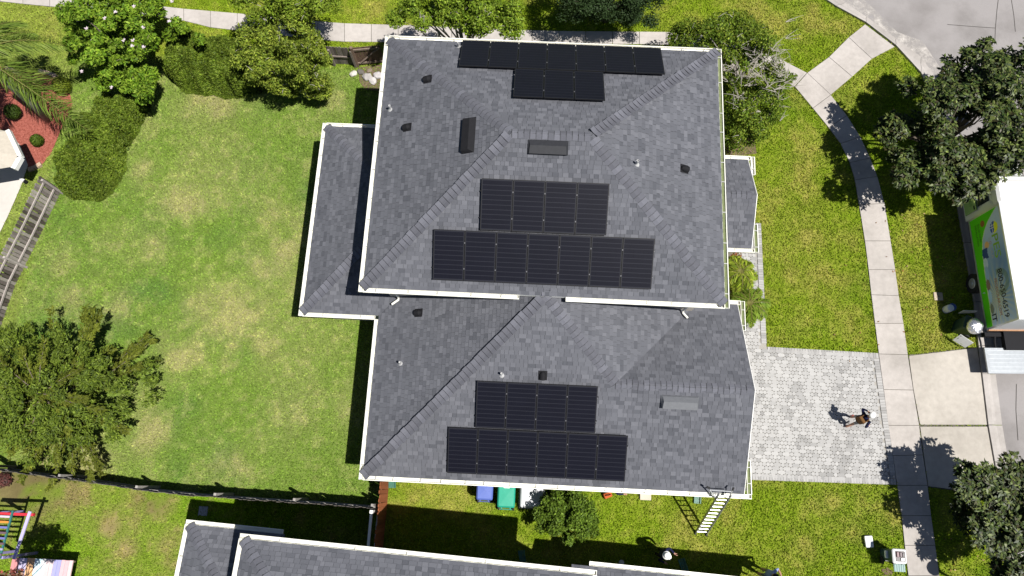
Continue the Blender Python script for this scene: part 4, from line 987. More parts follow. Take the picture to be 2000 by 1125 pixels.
# hedges
def hedge(name, label, outline, zt, n, cols, seed, base):
    rng = np.random.default_rng(seed); o = tag(empty(name, base), label, 'hedge', 'clipped hedges along the back lawn'); poly = [at(px, py, zt*.75) for px, py in outline]
    xs_ = [p.x for p in poly]; ys_ = [p.y for p in poly]; P, N = [], []
    x = rng.uniform(min(xs_)-.2, max(xs_)+.2, n*3); y = rng.uniform(min(ys_)-.2, max(ys_)+.2, n*3); wob = (fbm(x, y, 3, 1.7)-.5)
    d = np.full(x.shape, 9.); 
    for i in range(len(poly)):
        a, c = poly[i], poly[(i+1) % len(poly)]; ex, ey = c.x-a.x, c.y-a.y; t = np.clip(((x-a.x)*ex+(y-a.y)*ey)/(ex*ex+ey*ey), 0, 1); d = np.minimum(d, np.hypot(x-a.x-t*ex, y-a.y-t*ey))
    d = np.where(inpoly(x, y, poly), d, -d)+wob*.35; k = d > 0; x, y, d, wob = x[k], y[k], d[k], wob[k]
    top = zt*(1-np.exp(-d*3.2))*1.0+fbm(x, y, 3, 1.3)*.6-.2+(fbm(x+9, y, 2, 2.4)-.5)*1.3; deep = rng.random(len(x))
    z = np.maximum(.05, top-np.where(deep < .62, rng.random(len(x))*.14, rng.random(len(x))*top))
    pos = np.stack([x, y, z], 1); m = len(x); nor = rnd3(m, rng)*.9+np.array([0, 0, .8]); C = palette(m, cols, .3, .06, rng)*(.55+.95*fbm(x, y, 2, 2.6))[:, None]
    leafmesh('foliage', pos, nor, rnd3(m, rng), rng.uniform(.08, .125, m), rng.uniform(.05, .085, m), C, 'leaf', o)
    b = MB()
    for i in range(14):
        j = rng.integers(m); q = Vector((x[j], y[j], 0)); b.tube([q, q+Vector((rng.uniform(-.1, .1), rng.uniform(-.1, .1), z[j]*.5)), q+Vector((rng.uniform(-.2, .2), rng.uniform(-.2, .2), z[j]*.85))], [.04, .025, .01], 'bark', 5)
    b.build('stems', o, kind='stuff')
HC = [(.088,.138,.012), (.115,.168,.016), (.050,.085,.008), (.15,.195,.026)]
hedge('hedge', 'dense olive hedge between the red mulch bed and the back lawn', [(82,338),(92,305),(128,262),(150,228),(178,190),(215,165),(262,160),(268,188),(240,235),(222,290),(205,345),(165,372),(115,368)], 1.55, 34000, HC, 111, gnd(160, 300, 1))
hedge('hedge', 'dense olive hedge below the top sidewalk between two trees', [(318,66),(345,42),(400,56),(470,62),(510,90),(505,150),(460,165),(400,158),(330,150),(305,120)], 1.7, 30000, HC, 112, gnd(400, 105, 1))
def ball(px, py, r, label, cols, seed, z=.45):
    rng = np.random.default_rng(seed); c = at(px, py, z); o = tag(empty('ball_shrub', (c.x, c.y, 0)), label, 'shrub', 'round shrubs in the mulch bed'); n = 1700
    v = rnd3(n, rng); pos = np.array(c)[None]+v*(r*(.75+.27*rng.random(n)))[:, None]; pos[:, 2] = np.maximum(pos[:, 2]-.0, .03)
    leafmesh('foliage', pos, v+rnd3(n, rng)*.5, rnd3(n, rng), rng.uniform(.05, .08, n), rng.uniform(.03, .05, n), palette(n, cols, .25, .05, rng), 'leaf', o)
    b = MB(); b.tube([(c.x, c.y, 0), (c.x, c.y, z)], [.03, .02], 'bark', 6); b.build('stem', o)
ball(72, 274, .27, 'small round clipped shrub alone on sunlit red mulch', [(.075,.115,.012), (.055,.09,.01)], 121, .25)
ball(119, 167, .40, 'yellow-green round shrub under the palm frond tips', [(.15,.19,.015), (.09,.13,.012)], 122)
ball(24, 218, .34, 'dark round shrub in the shade left of the palm trunk', [(.04,.07,.01), (.05,.085,.012)], 123)
ball(62, 180, .30, 'dark round shrub right behind the palm trunk', [(.045,.07,.01), (.06,.09,.012)], 124)
b = tag(empty('leaf_clump', at(8, 938)), 'dark red-brown low plant on bare soil at the lower left', 'plant'); rng = np.random.default_rng(9); n = 420; c = at(8, 938, .25); v = rnd3(n, rng); v[:, 2] = abs(v[:, 2])
leafmesh('foliage', np.array(c)[None]+v*(.32*rng.random(n)**.5)[:, None], v+np.array([0, 0, .5]), rnd3(n, rng), rng.uniform(.08, .14, n), rng.uniform(.04, .07, n), palette(n, [(.10,.035,.03), (.06,.03,.025)], rng=rng), 'leaf', b)
# palms
def frond(parent, base, a, length, rise, droop, cols, seed, leaf=.42, name='frond', dens=46, wleaf=.03):
    rng = np.random.default_rng(seed); d = np.array([math.cos(a), math.sin(a), 0.]); s = np.array([-d[1], d[0], 0.]); P, N, T, L = [], [], [], []; pts = []
    for i in range(12):
        t = i/11; pts.append(np.array(base)+d*length*(t-.12*t*t)+np.array([0, 0, rise*t-droop*t*t]))
    for i in range(dens):
        t = .12+.88*i/dens; f = t*11; k = min(10, int(f)); p = pts[k]+(pts[k+1]-pts[k])*(f-k); tg = pts[k+1]-pts[k]; tg /= np.linalg.norm(tg)
        for sg in (-1, 1):
            ln = leaf*(math.sin(math.pi*min(1, t*.9+.1))**.6+.15)*rng.uniform(.8, 1.15); dr = s*sg*.8+tg*rng.uniform(.45, .85)+np.array([0, 0, rng.uniform(-.9, .0)]); dr /= np.linalg.norm(dr)
            P.append(p+dr*ln*.5); T.append(dr); N.append(np.array([0, 0, 1.])+s*sg*.4+rng.normal(size=3)*.25); L.append(ln)
    n = len(P); o = leafmesh(name, np.array(P), np.array(N), np.array(T), np.array(L), rng.uniform(.7, 1.2, n)*wleaf, palette(n, cols, .3, .08, rng), 'leaf', parent, .25); del o['kind']
    b = MB(); b.tube(pts, list(np.linspace(.022, .006, 12)), 'leaf', 5, col=(.20,.19,.06)); b.build('midrib', o)
pb = at(95, 232); pt = at(-42, 108, 4.8)
PALM = tag(empty('palm_tree', pb), 'tall palm with leaning grey trunk rising from the red mulch', 'palm')
b = MB(); b.smooth = True; b.tube([pb+Vector((0, 0, -.02)), pb.lerp(pt, .33)+Vector((.03, 0, 0)), pb.lerp(pt, .66), pt], [.20, .175, .165, .15], 'palm_bark', 14); b.build('trunk', PALM)
for k, a in enumerate((-.52, -.36, .6, 1.0, 1.4, 1.9, 2.4, 2.9, 3.4, 3.9, 4.4)):
    frond(PALM, pt, a, (4.7 if k == 0 else 3.2 if k == 1 else 2.3+.3*(k % 3)), .9-.2*(k % 2), (2.6 if k < 2 else 1.7+.3*(k % 3)), [(.125,.185,.022), (.085,.14,.018), (.17,.215,.045)], 200+k, .8, dens=110, wleaf=.036)
def small_palm(px, py, z, label, n, ln, seed, cols):
    c = at(px, py, z); o = tag(empty('small_palm', (c.x, c.y, 0)), label, 'palm', 'small palms by the front door'); b = MB(); b.tube([(c.x, c.y, 0), (c.x+.03, c.y, z*.6), (c.x, c.y, z)], [.11, .09, .08], 'palm_bark', 10); b.build('trunk', o)
    for k in range(n): frond(o, c, k*6.283/n+seed, ln*(.85+.3*((k*7) % 5)/5), .35+.3*(k % 2), .75+.3*(k % 3), cols, seed*50+k, .30, dens=44, wleaf=.05)
PC = [(.19,.255,.02), (.13,.19,.015), (.27,.30,.04)]
small_palm(1446, 530, 1.3, 'yellow-green feathery palm by the front wall just below the porch roof', 24, .85, 3, PC)
small_palm(1464, 592, 1.1, 'feathery green palm overhanging the walkway at the garage roof corner', 24, .95, 4, [(.15,.235,.022), (.105,.17,.016), (.21,.26,.036)])
for px, py, lb, sd in ((1432, 502, 'red and green leafy plant against the front wall under the porch eave', 5), (1430, 560, 'reddish leafy plant against the front wall near the roof corner', 6)):
    c = at(px, py, .4); o = tag(empty('red_leaf_plant', (c.x, c.y, 0)), lb, 'plant', 'red-leaved plants by the front wall'); rng = np.random.default_rng(sd); n = 260; v = rnd3(n, rng); v[:, 2] = abs(v[:, 2])
    leafmesh('foliage', np.array(c)[None]+v*(.36*rng.random(n)**.5)[:, None], v+np.array([0, 0, .6]), v+rnd3(n, rng)*.4, rng.uniform(.12, .2, n), rng.uniform(.04, .07, n), palette(n, [(.28,.06,.03), (.2,.10,.03), (.12,.13,.02)], rng=rng), 'leaf', o)

# ================================================================== THINGS AROUND THE HOUSE
def bin_(name, label, c, rz, body, lid, lidm='plastic', open_=False, w=.60, l=.70, h=.98, group='wheeled bins'):
    o = tag(empty(name, (c[0], c[1], 0), rz), label, 'bin', group)
    MB().rbox((0, 0, h/2+.03), (w*.86, l*.84, h), 'plastic', .05, taper=1.16).build('body', o, body, True)
    MB().tube([(-w*.42, -l*.50, .14), (w*.42, -l*.50, .14)], .02, 'plastic', 6).build('axle', o, (.02,.02,.02), True)
    for s in (-1, 1): MB().tube([(s*(w*.40), -l*.46, .14), (s*(w*.48), -l*.46, .14)], .14, 'rubber', 14).build('wheel', o, None, True)
    if not open_:
        b = MB(); b.rbox((0, .02, h+.06), (w, l, .07), 'plastic', .08, crown=.006); b.box((0, -.02, h+.094), (w*.80, .012, .014), 'plastic'); b.build('lid', o, lid, True)
    MB().tube([(-w*.36, -l*.56, h-.03), (w*.36, -l*.56, h-.03)], .018, 'plastic', 6).build('handle', o, body, True)
    for s in (-1, 1): MB().box((s*w*.25, -l*.50, h-.02), (.05, .10, .09), 'plastic').build('hinge', o, body, True)
    return o
bin_('wheeled_bin', 'blue wheeled bin partly under the bottom eave of the house', at(947, 958, 1.0), 0, (.05,.075,.25), (.085,.13,.40))
g = bin_('wheeled_bin', 'teal green wheeled bin beside the blue one under the eave', at(989, 970, 1.0), 0, (.012,.20,.13), (.016,.29,.19), w=.64, l=.80)
MB().add([(-.10, .30, 1.105), (.10, .30, 1.105), (.13, .36, 1.10), (-.13, .36, 1.10)], [(0, 1, 2, 3)], 'white_paint').build('lid_sticker', g, None, True)
ac = tag(empty('air_conditioner', at(1040, 968, 0)), 'pale grey air conditioner unit between the green bin and the shrub', 'air conditioner'); c = at(1040, 969, .8)
b = MB(); b.rbox((c.x, c.y, .39), (.84, .80, .72), 'metal', .07); b.build('casing', ac, (.42,.43,.44)); b = MB(); b.rbox((c.x, c.y, .775), (.88, .84, .05), 'paint', .08, crown=.02); b.build('top_cover', ac, (.62,.63,.66))
b = MB(); b.lathe([(.30, 0), (.30, .012), (.27, .012), (.27, 0)], (c.x, c.y, .803), 'metal', 24); b.build('fan_ring', ac, (.5,.5,.52)); b = MB(); b.box((c.x, c.y, .03), (1.0, .95, .06), 'concrete'); b.build('pad', ac, (.36,.34,.31))
def splash(corners, label, z=.07):
    q = [at(px, py, z) for px, py in corners]; o = tag(empty('splash_block', (q[0]+q[2])/2), label, 'splash block', 'green downspout splash blocks'); b = MB()
    b.prism([p[:2] for p in q], .005, .03, 'plastic'); b.build('tray', o, (.035,.13,.095))
    for i, j in ((0, 3), (1, 2)):
        d = q[j]-q[i]; MB().box((q[i]+q[j])/2+Vector((0, 0, -.02)), (d.length, .03, .09), 'plastic', math.atan2(d.y, d.x)).build('side_wall', o, (.04,.15,.11))
splash([(760,938),(772,938),(772,953),(760,953)], 'green splash block beside the orange-brown fence')
splash([(1012,1076),(1024,1074),(1026,1097),(1017,1099)], 'green splash block in the shade below the rounded shrub')
splash([(1357,966),(1369,966),(1368,984),(1356,983)], 'green splash block on sunlit grass left of the ladder top')
splash([(1325,1093),(1336,1090),(1345,1118),(1335,1123)], 'green splash block in the shade beside the person in a white cap')
b = tag(empty('stepping_slab', at(1261, 968)), 'pale square slab on the grass below the eave right of the shrub', 'slab'); c = at(1261, 966, .1); MB().rbox((c.x, c.y, .05), (.42, .40, .09), 'concrete', .02).build('top', b, (.55,.50,.42))
def disc(px, py, label, col, r=.10, name='pipe_cap', h=.05):
    c = at(px, py, h); o = tag(empty(name, (c.x, c.y, 0)), label, 'cap'); b = MB(); b.lathe([(r, 0), (r, h*.7), (r*.9, h), (r*.2, h*1.05)], (c.x, c.y, 0), 'plastic', 16); b.build('cover', o, col); b = MB(); b.box((c.x, c.y, h*1.1), (r*.5, r*.5, .02), 'plastic'); b.build('plug', o, col)
disc(1214, 1099, 'small white round pipe cap in the shade by the neighbour eave', (.6,.6,.6))
disc(1857, 601, 'white lidded blue bucket in the truck shadow on the verge', (.66,.68,.72), .15, 'bucket', .36)
ob = bpy.data.objects['bucket']; ob['category'] = 'bucket'
c = at(1857, 601, .18); b = MB(); b.lathe([(.125, 0), (.148, .30), (.155, .31)], (c.x, c.y, 0), 'plastic', 16); b.build('pail', ob, (.05,.09,.30))
c = at(1832, 579); o = tag(empty('utility_cover', c), 'square beige utility cover set in the verge at the truck shadow edge', 'cover'); MB().rbox((c.x, c.y, .015), (.36, .34, .05), 'concrete', .02).build('lid', o, (.44,.36,.29)); MB().box((c.x, c.y, .042), (.08, .03, .008), 'crack').build('lift_slot', o)
c = at(1697, 1058, .1); o = tag(empty('foam_box', (c.x, c.y, 0)), 'crumpled white foam box lying on the front lawn', 'box'); MB().rbox((c.x, c.y, .07), (.30, .42, .13), 'foil', .03, .08).build('body', o); b = MB(); b.rbox((c.x-.01, c.y+.01, .15), (.29, .40, .03), 'paint', .03, .1, crown=.015); b.build('lid', o, (.72,.72,.74))
c = at(397, 998); o = tag(empty('drain_grate', c), 'small grey drain grate in the shaded grass above the neighbour eave', 'grate'); MB().box((c.x, c.y, .01), (.34, .34, .03), 'metal').build('frame', o, (.25,.26,.28))
for k in range(5): MB().box((c.x-.12+.06*k, c.y, .028), (.02, .28, .012), 'metal').build('bar', o, (.4,.41,.43))
# rubble by the gate
rng = np.random.default_rng(77)
def rock(px, py, r, label, col):
    c = at(px, py, r*.4); me = bpy.data.meshes.new('rock'); bm = bmesh.new(); bmesh.ops.create_icosphere(bm, subdivisions=2, radius=r)
    for v in bm.verts: v.co = Vector((v.co.x*1.25, v.co.y*.9, v.co.z*.6))*(1+.28*(rng.random()-.5)); v.co += Vector((0, 0, 0))
    bm.to_mesh(me); bm.free(); me.materials.append(MATS['stone_piece']); o = _link('rock', me, None, col); o.location = c; o.rotation_euler = (0, 0, rng.random()*6); tag(o, label, 'rock', 'rocks by the gate')
mat('stone_piece', None, .9, .25, 8, .2, source='object', bump=.5, bscale=20)
rock(690, 144, .15, 'pale rounded rock on grass left of the other rocks by the gate', (.48,.46,.42)); rock(704, 140, .13, 'dark rock right under the gate post', (.12,.11,.10)); rock(718, 150, .20, 'grey rock in the middle of the rubble under the gate', (.34,.32,.31)); rock(728, 157, .17, 'light grey rock at the lower end of the rubble', (.44,.42,.41)); rock(738, 147, .18, 'grey rock touching the house eave in the rubble', (.40,.38,.38)); rock(722, 138, .11, 'small brown rock at the top of the rubble', (.20,.16,.12))

# ------------------------------------------------------------------ ladder
LD = tag(empty('extension_ladder', (7.05, -1.25, 0)), 'silver extension ladder with stand-off arms leaning on the bottom eave', 'ladder')
fl0, fl1, tp0, tp1 = Vector((6.86, -1.24, .02)), Vector((7.27, -1.27, .02)), Vector((6.90, .19, 3.30)), Vector((7.31, .18, 3.30))
for a, c in ((fl0, tp0), (fl1, tp1)):
    d = (c-a); n = Vector((0, -d.z, d.y)).normalized()
    b = MB(); s = Vector((1, 0, 0))*.016; w = n*.045
    b.add([a-s-w, a+s-w, a+s+w, a-s+w, c-s-w, c+s-w, c+s+w, c-s+w], [(0, 1, 2, 3), (7, 6, 5, 4), (0, 4, 5, 1), (1, 5, 6, 2), (2, 6, 7, 3), (3, 7, 4, 0)], 'metal'); b.build('side_rail', LD, (.34,.34,.35))
    MB().box(a+Vector((0, 0, .02)), (.06, .13, .06), 'rubber').build('foot', LD)
for k in range(12):
    t = (k+.6)/12.2; p, q = fl0.lerp(tp0, t), fl1.lerp(tp1, t); b = MB(); b.box((p+q)/2, ((q-p).length-.03, .036, .03), 'metal'); b.build('rung', LD, (.62,.62,.62))
for p, q in ((tp0, at(1383, 952, 3.3)), (tp1, at(1432, 954.6, 3.3))):
    MB().tube([p.lerp(fl0 if p is tp0 else fl1, .12), q], .020, 'metal', 8).build('standoff_arm', LD, (.72,.72,.72)); d = (q-p).normalized(); MB().tube([q-d*.07, q+d*.05], .034, 'rubber', 8).build('standoff_pad', LD)
MB().tube([at(1386, 957, 3.28), at(1428, 960, 3.28)], .016, 'metal', 8).build('crossbar', LD, (.7,.7,.7))

# ------------------------------------------------------------------ people
def person(label, loc, yaw, mats, pose=None, hat=None, hatcol=(.75,.75,.75), extra=None, scale=1.0):
    """one skinned body; mats: shirt, pants, leg, shoe, hair"""
    J = {'pelvis': (0, 0, .94, .13, .16), 'waist': (.0, 0, 1.10, .105, .14), 'chest': (.01, 0, 1.30, .12, .17), 'neck': (.02, 0, 1.475, .055, .055), 'jaw': (.045, 0, 1.55, .07, .065), 'head': (.05, 0, 1.65, .095, .08), 'crown': (.035, 0, 1.72, .07, .065)}
    for s, n in ((1, 'l'), (-1, 'r')):
        J.update({n+'sh': (.01, s*.19, 1.40, .062, .062), n+'el': (-.03, s*.25, 1.13, .046, .046), n+'wr': (.10, s*.24, .90, .032, .034), n+'ha': (.14, s*.235, .82, .022, .038), n+'hi': (0, s*.09, .88, .088, .09), n+'kn': (.03, s*.10, .50, .06, .06), n+'an': (-.02, s*.10, .09, .042, .042), n+'to': (.14, s*.11, .045, .036, .044)})
    for k, v in (pose or {}).items(): J[k] = (*v, *J[k][3:])
    E = [('pelvis', 'waist'), ('waist', 'chest'), ('chest', 'neck'), ('neck', 'jaw'), ('jaw', 'head'), ('head', 'crown')]
    for n in 'lr': E += [('chest', n+'sh'), (n+'sh', n+'el'), (n+'el', n+'wr'), (n+'wr', n+'ha'), ('pelvis', n+'hi'), (n+'hi', n+'kn'), (n+'kn', n+'an'), (n+'an', n+'to')]
    names = list(J); me = bpy.data.meshes.new('tmp'); me.from_pydata([J[k][:3] for k in names], [(names.index(a), names.index(b_)) for a, b_ in E], [])
    o = bpy.data.objects.new('tmp', me); COL.objects.link(o); sk = o.modifiers.new('skin', 'SKIN'); sk.use_smooth_shade = True; ss = o.modifiers.new('sub', 'SUBSURF'); ss.levels = 2
    for i, k in enumerate(names): me.skin_vertices[0].data[i].radius = J[k][3:5]; me.skin_vertices[0].data[i].use_root = (k == 'pelvis')
    bpy.context.view_layer.update(); dg = bpy.context.evaluated_depsgraph_get(); body = bpy.data.meshes.new_from_object(o.evaluated_get(dg)); bpy.data.objects.remove(o); body.name = 'person'
    # five bent fingers on each hand, a nose and ears, added to the same mesh
    bm = bmesh.new(); bm.from_mesh(body); ex = MB()
    for n, s in (('l', 1), ('r', -1)):
        w_, h_ = Vector(J[n+'wr'][:3]), Vector(J[n+'ha'][:3]); d = (h_-w_).normalized(); sd = d.cross(Vector((1, 0, .3))).normalized(); up = sd.cross(d)
        for k, (off, ln) in enumerate(((-.027, .062), (-.009, .075), (.009, .070), (.027, .055))):
            p = h_+sd*off-d*.01; ex.tube([p, p+d*ln*.55, p+d*ln*.9+up*ln*.45], [.0095, .009, .007], 'skin', 6)
        p = w_.lerp(h_, .5)+up*.01; ex.tube([p, p+(d*.6+up).normalized()*.035, p+(d+up).normalized()*.07], [.011, .010, .008], 'skin', 6)
    hd = Vector(J['head'][:3]); fw = Vector((1, 0, -.05))
    ex.tube([hd+fw*.085+Vector((0, 0, .01)), hd+fw*.112+Vector((0, 0, -.025))], [.010, .016], 'skin', 6)
    for s in (1, -1): ex.tube([hd+Vector((-.01, s*.076, -.03)), hd+Vector((-.015, s*.092, .01))], [.012, .018], 'skin', 6)
    ex.tube([hd+Vector((.083, -.022, -.062)), hd+Vector((.083, .022, -.062))], .006, 'red_shoe', 6)
    for s in (1, -1): ex.tube([hd+Vector((.082, s*.03, .018)), hd+Vector((.092, s*.03, .018))], .010, 'hair', 6)
    M = Matrix.Translation(Vector(loc)) @ Matrix.Rotation(yaw, 4, 'Z') @ Matrix.Scale(scale, 4)
    slots = ['skin']+[mats[k] for k in ('shirt', 'pants', 'leg', 'shoe', 'hair')]
    for m in slots: body.materials.append(MATS[m])
    seg = {'shirt': [('pelvis', 'waist'), ('waist', 'chest'), ('chest', 'neck')]+[('chest', n+'sh') for n in 'lr']+[(n+'sh', n+'el') for n in 'lr']+([(n+'el', n+'wr') for n in 'lr'] if mats.get('sleeves', True) else []), 'pants': [('pelvis', n+'hi') for n in 'lr']+[(n+'hi', n+'kn') for n in 'lr'], 'leg': [(n+'kn', n+'an') for n in 'lr'], 'shoe': [(n+'an', n+'to') for n in 'lr'], 'hair': [('head', 'crown')], 'skin': [('neck', 'jaw'), ('jaw', 'head')]+[(n+'wr', n+'ha') for n in 'lr']+([] if mats.get('sleeves', True) else [(n+'el', n+'wr') for n in 'lr'])}
    order = ['skin', 'shirt', 'pants', 'leg', 'shoe', 'hair']
    for f in body.polygons:
        best = (9, 0)
        for k, l in seg.items():
            for a, b_ in l:
                A, B = Vector(J[a][:3]), Vector(J[b_][:3]); ab = B-A; t = max(0, min(1, (f.center-A).dot(ab)/ab.length_squared)); dd = (f.center-A-ab*t).length-.3*(J[a][3]*(1-t)+J[b_][3]*t)
                if dd < best[0]: best = (dd, order.index(k))
        f.material_index = best[1]
    bm.free(); e2 = ex.mesh('tmp2'); bm = bmesh.new(); bm.from_mesh(body); nf = len(bm.faces); bm.from_mesh(e2); bm.faces.ensure_lookup_table()
    for i in range(nf, len(bm.faces)): mm = e2.materials[bm.faces[i].material_index].name; bm.faces[i].material_index = 5 if mm == 'hair' else 0; bm.faces[i].smooth = True
    bm.to_mesh(body); bm.free()
    p = _link('person', body, None); p.matrix_world = M; BASE[p.name] = M; tag(p, label, 'person', 'people around the house')
    if hat:
        b = MB(); b.smooth = True; hc = hd+Vector((-.008, 0, .035)); b.lathe([(.108, -.02), (.112, .02), (.100, .065), (.065, .095), (.01, .105)], hc, 'cloth', 16)
        b.add([hc+Vector((.07, -.09, -.012)), hc+Vector((.07, .09, -.012)), hc+Vector((.15, .07, -.025)), hc+Vector((.185, 0, -.028)), hc+Vector((.15, -.07, -.025)), hc+Vector((.0, 0, .004))], [(5, 0, 4, 3, 2, 1)], 'cloth')
        if hat == 'wide': b.lathe([(.10, -.02), (.145, -.035), (.145, -.028), (.10, -.008)], hc, 'cloth', 18)
        b.build('cap', p, hatcol, True)
    if extra:
        for nm, mb_, col in extra: mb_.build(nm, p, col, True)
    return p
vest = MB(); vest.smooth = False
vest.rbox((-.11, 0, 1.26), (.12, .30, .36), 'brown_vest', .04)
vest.tube([(-.10, .11, 1.40), (.0, .12, 1.47), (.12, .11, 1.38), (.14, .12, 1.2)], .022, 'brown_vest', 6); vest.tube([(-.10, -.11, 1.40), (.0, -.12, 1.47), (.12, -.11, 1.38), (.14, -.12, 1.2)], .022, 'brown_vest', 6)
belt = MB(); belt.lathe([(.16, 0), (.17, .03), (.16, .07)], (0, 0, .98), 'black_cloth', 16)
person('person in navy top, grey shorts and white cap walking on the paver driveway', (12.88, 3.16, 0), .55, dict(shirt='navy', pants='grey_cloth', leg='skin', shoe='red_shoe', hair='hair'),
       pose={'lel': (.16, .33, 1.34), 'lwr': (.20, .17, 1.53), 'lha': (.15, .11, 1.62), 'rel': (-.06, -.32, 1.16), 'rwr': (.13, -.36, .97), 'rha': (.20, -.34, .92), 'chest': (.08, 0, 1.30), 'neck': (.13, 0, 1.475), 'jaw': (.16, 0, 1.55), 'head': (.17, 0, 1.65), 'crown': (.16, 0, 1.72), 'lsh': (.08, .19, 1.40), 'rsh': (.08, -.19, 1.40), 'lkn': (.16, .10, .52), 'lan': (.16, .10, .09), 'lto': (.32, .11, .045), 'rkn': (-.02, -.10, .5), 'ran': (-.24, -.10, .12), 'rto': (-.10, -.11, .045)}, hat='cap', hatcol=(.78,.77,.75), extra=[('backpack', vest, None), ('tool_belt', belt, None)])
person('person in a white cap and navy top standing in the shade by the neighbour eave', (5.42, -1.95, 0), -.5, dict(shirt='navy', pants='black_cloth', leg='black_cloth', shoe='black_cloth', hair='hair'),
       pose={'lel': (.12, .28, 1.16), 'lwr': (.34, .22, 1.16), 'lha': (.41, .2, 1.18), 'rel': (-.02, -.27, 1.13), 'rwr': (.2, -.24, 1.05), 'rha': (.27, -.22, 1.06)}, hat='wide', hatcol=(.78,.78,.77))
person('person in a dark cap and light blue shirt at the bottom edge of the lawn', (9.2, -2.46, 0), -.7, dict(shirt='lightblue', pants='grey_cloth', leg='skin', shoe='black_cloth', hair='hair', sleeves=False),
       pose={'lel': (.08, .33, 1.22), 'lwr': (.26, .22, 1.32), 'lha': (.30, .14, 1.36), 'rel': (.05, -.34, 1.2), 'rwr': (.24, -.3, 1.26), 'rha': (.31, -.25, 1.27)}, hat='cap', hatcol=(.03,.028,.026))
kc = at(1196, 963, .5)
person('person in navy crouching against the house wall under the bottom eave', (kc.x-.1, kc.y+.32, 0), -.25, dict(shirt='navy', pants='black_cloth', leg='black_cloth', shoe='red_shoe', hair='hair'),
       pose={'pelvis': (0, 0, .36), 'waist': (.06, 0, .50), 'chest': (.18, 0, .68), 'neck': (.28, 0, .82), 'jaw': (.32, 0, .88), 'head': (.36, 0, .97), 'crown': (.35, 0, 1.04), 'lsh': (.2, .19, .76), 'rsh': (.2, -.19, .76), 'lel': (.38, .24, .58), 'lwr': (.58, .16, .52), 'lha': (.66, .14, .50), 'rel': (.38, -.26, .58), 'rwr': (.58, -.2, .48), 'rha': (.66, -.18, .45), 'lhi': (.04, .10, .34), 'rhi': (.04, -.10, .34), 'lkn': (.36, .16, .45), 'rkn': (.34, -.16, .40), 'lan': (.08, .14, .09), 'ran': (.05, -.14, .09), 'lto': (.23, .15, .045), 'rto': (.2, -.15, .045)}, hat='cap', hatcol=(.7,.7,.7))
tb = tag(empty('tool_bag', at(1186, 969)), 'orange and black tool bag on the grass at the crouching person', 'bag'); c = at(1187, 967, .15)
b = MB(); b.rbox((c.x, c.y, .12), (.34, .22, .22), 'cloth', .04, .4, taper=.9); b.build('body', tb, (.45,.10,.03)); b = MB(); b.tube([(c.x-.1, c.y-.03, .23), (c.x-.06, c.y-.02, .34), (c.x+.06, c.y+.02, .34), (c.x+.1, c.y+.03, .23)], .015, 'black_cloth', 6); b.build('handle', tb)

# ------------------------------------------------------------------ truck
TX = tag(empty('box_truck', (18.0, 9.1, 0), .0377), 'white box truck with green and blue solar company graphics parked at the kerb', 'truck')
WB, LB, ZB, ZT = 2.35, 4.52, .95, 2.87
b = MB(); b.box((WB/2, 0, (ZB+ZT)/2), (WB, LB, ZT-ZB), 'gloss'); box = b.build('cargo_box', TX, (.72,.73,.74), True)
for y in (-LB/2+.03, LB/2-.03):
    b = MB(); b.box((.02, y, (ZB+ZT)/2), (.06, .07, ZT-ZB+.02), 'metal'); b.build('corner_post', box, (.6,.6,.61), True)
for z in (ZB+.03, ZT-.02):
    b = MB(); b.box((-.004, 0, z), (.03, LB, .07), 'metal'); b.build('side_trim', box, (.55,.56,.57), True)
for x, w_ in ((.02, .09), (WB-.02, .09)): MB().box((x, 0, ZT+.02), (w_, LB+.02, .05), 'metal').build('roof_rail', box, (.7,.71,.72), True)
b = MB(); b.box((WB/2, .0, ZT+.012), (WB-.14, LB-.16, .012), 'gloss'); b.build('translucent_roof', box, (.50,.58,.66), True)
for k in range(7): MB().box((WB/2, -LB/2+.35+.62*k, ZT+.028), (WB-.13, .05, .02), 'metal').build('roof_bow', box, (.66,.68,.70), True)
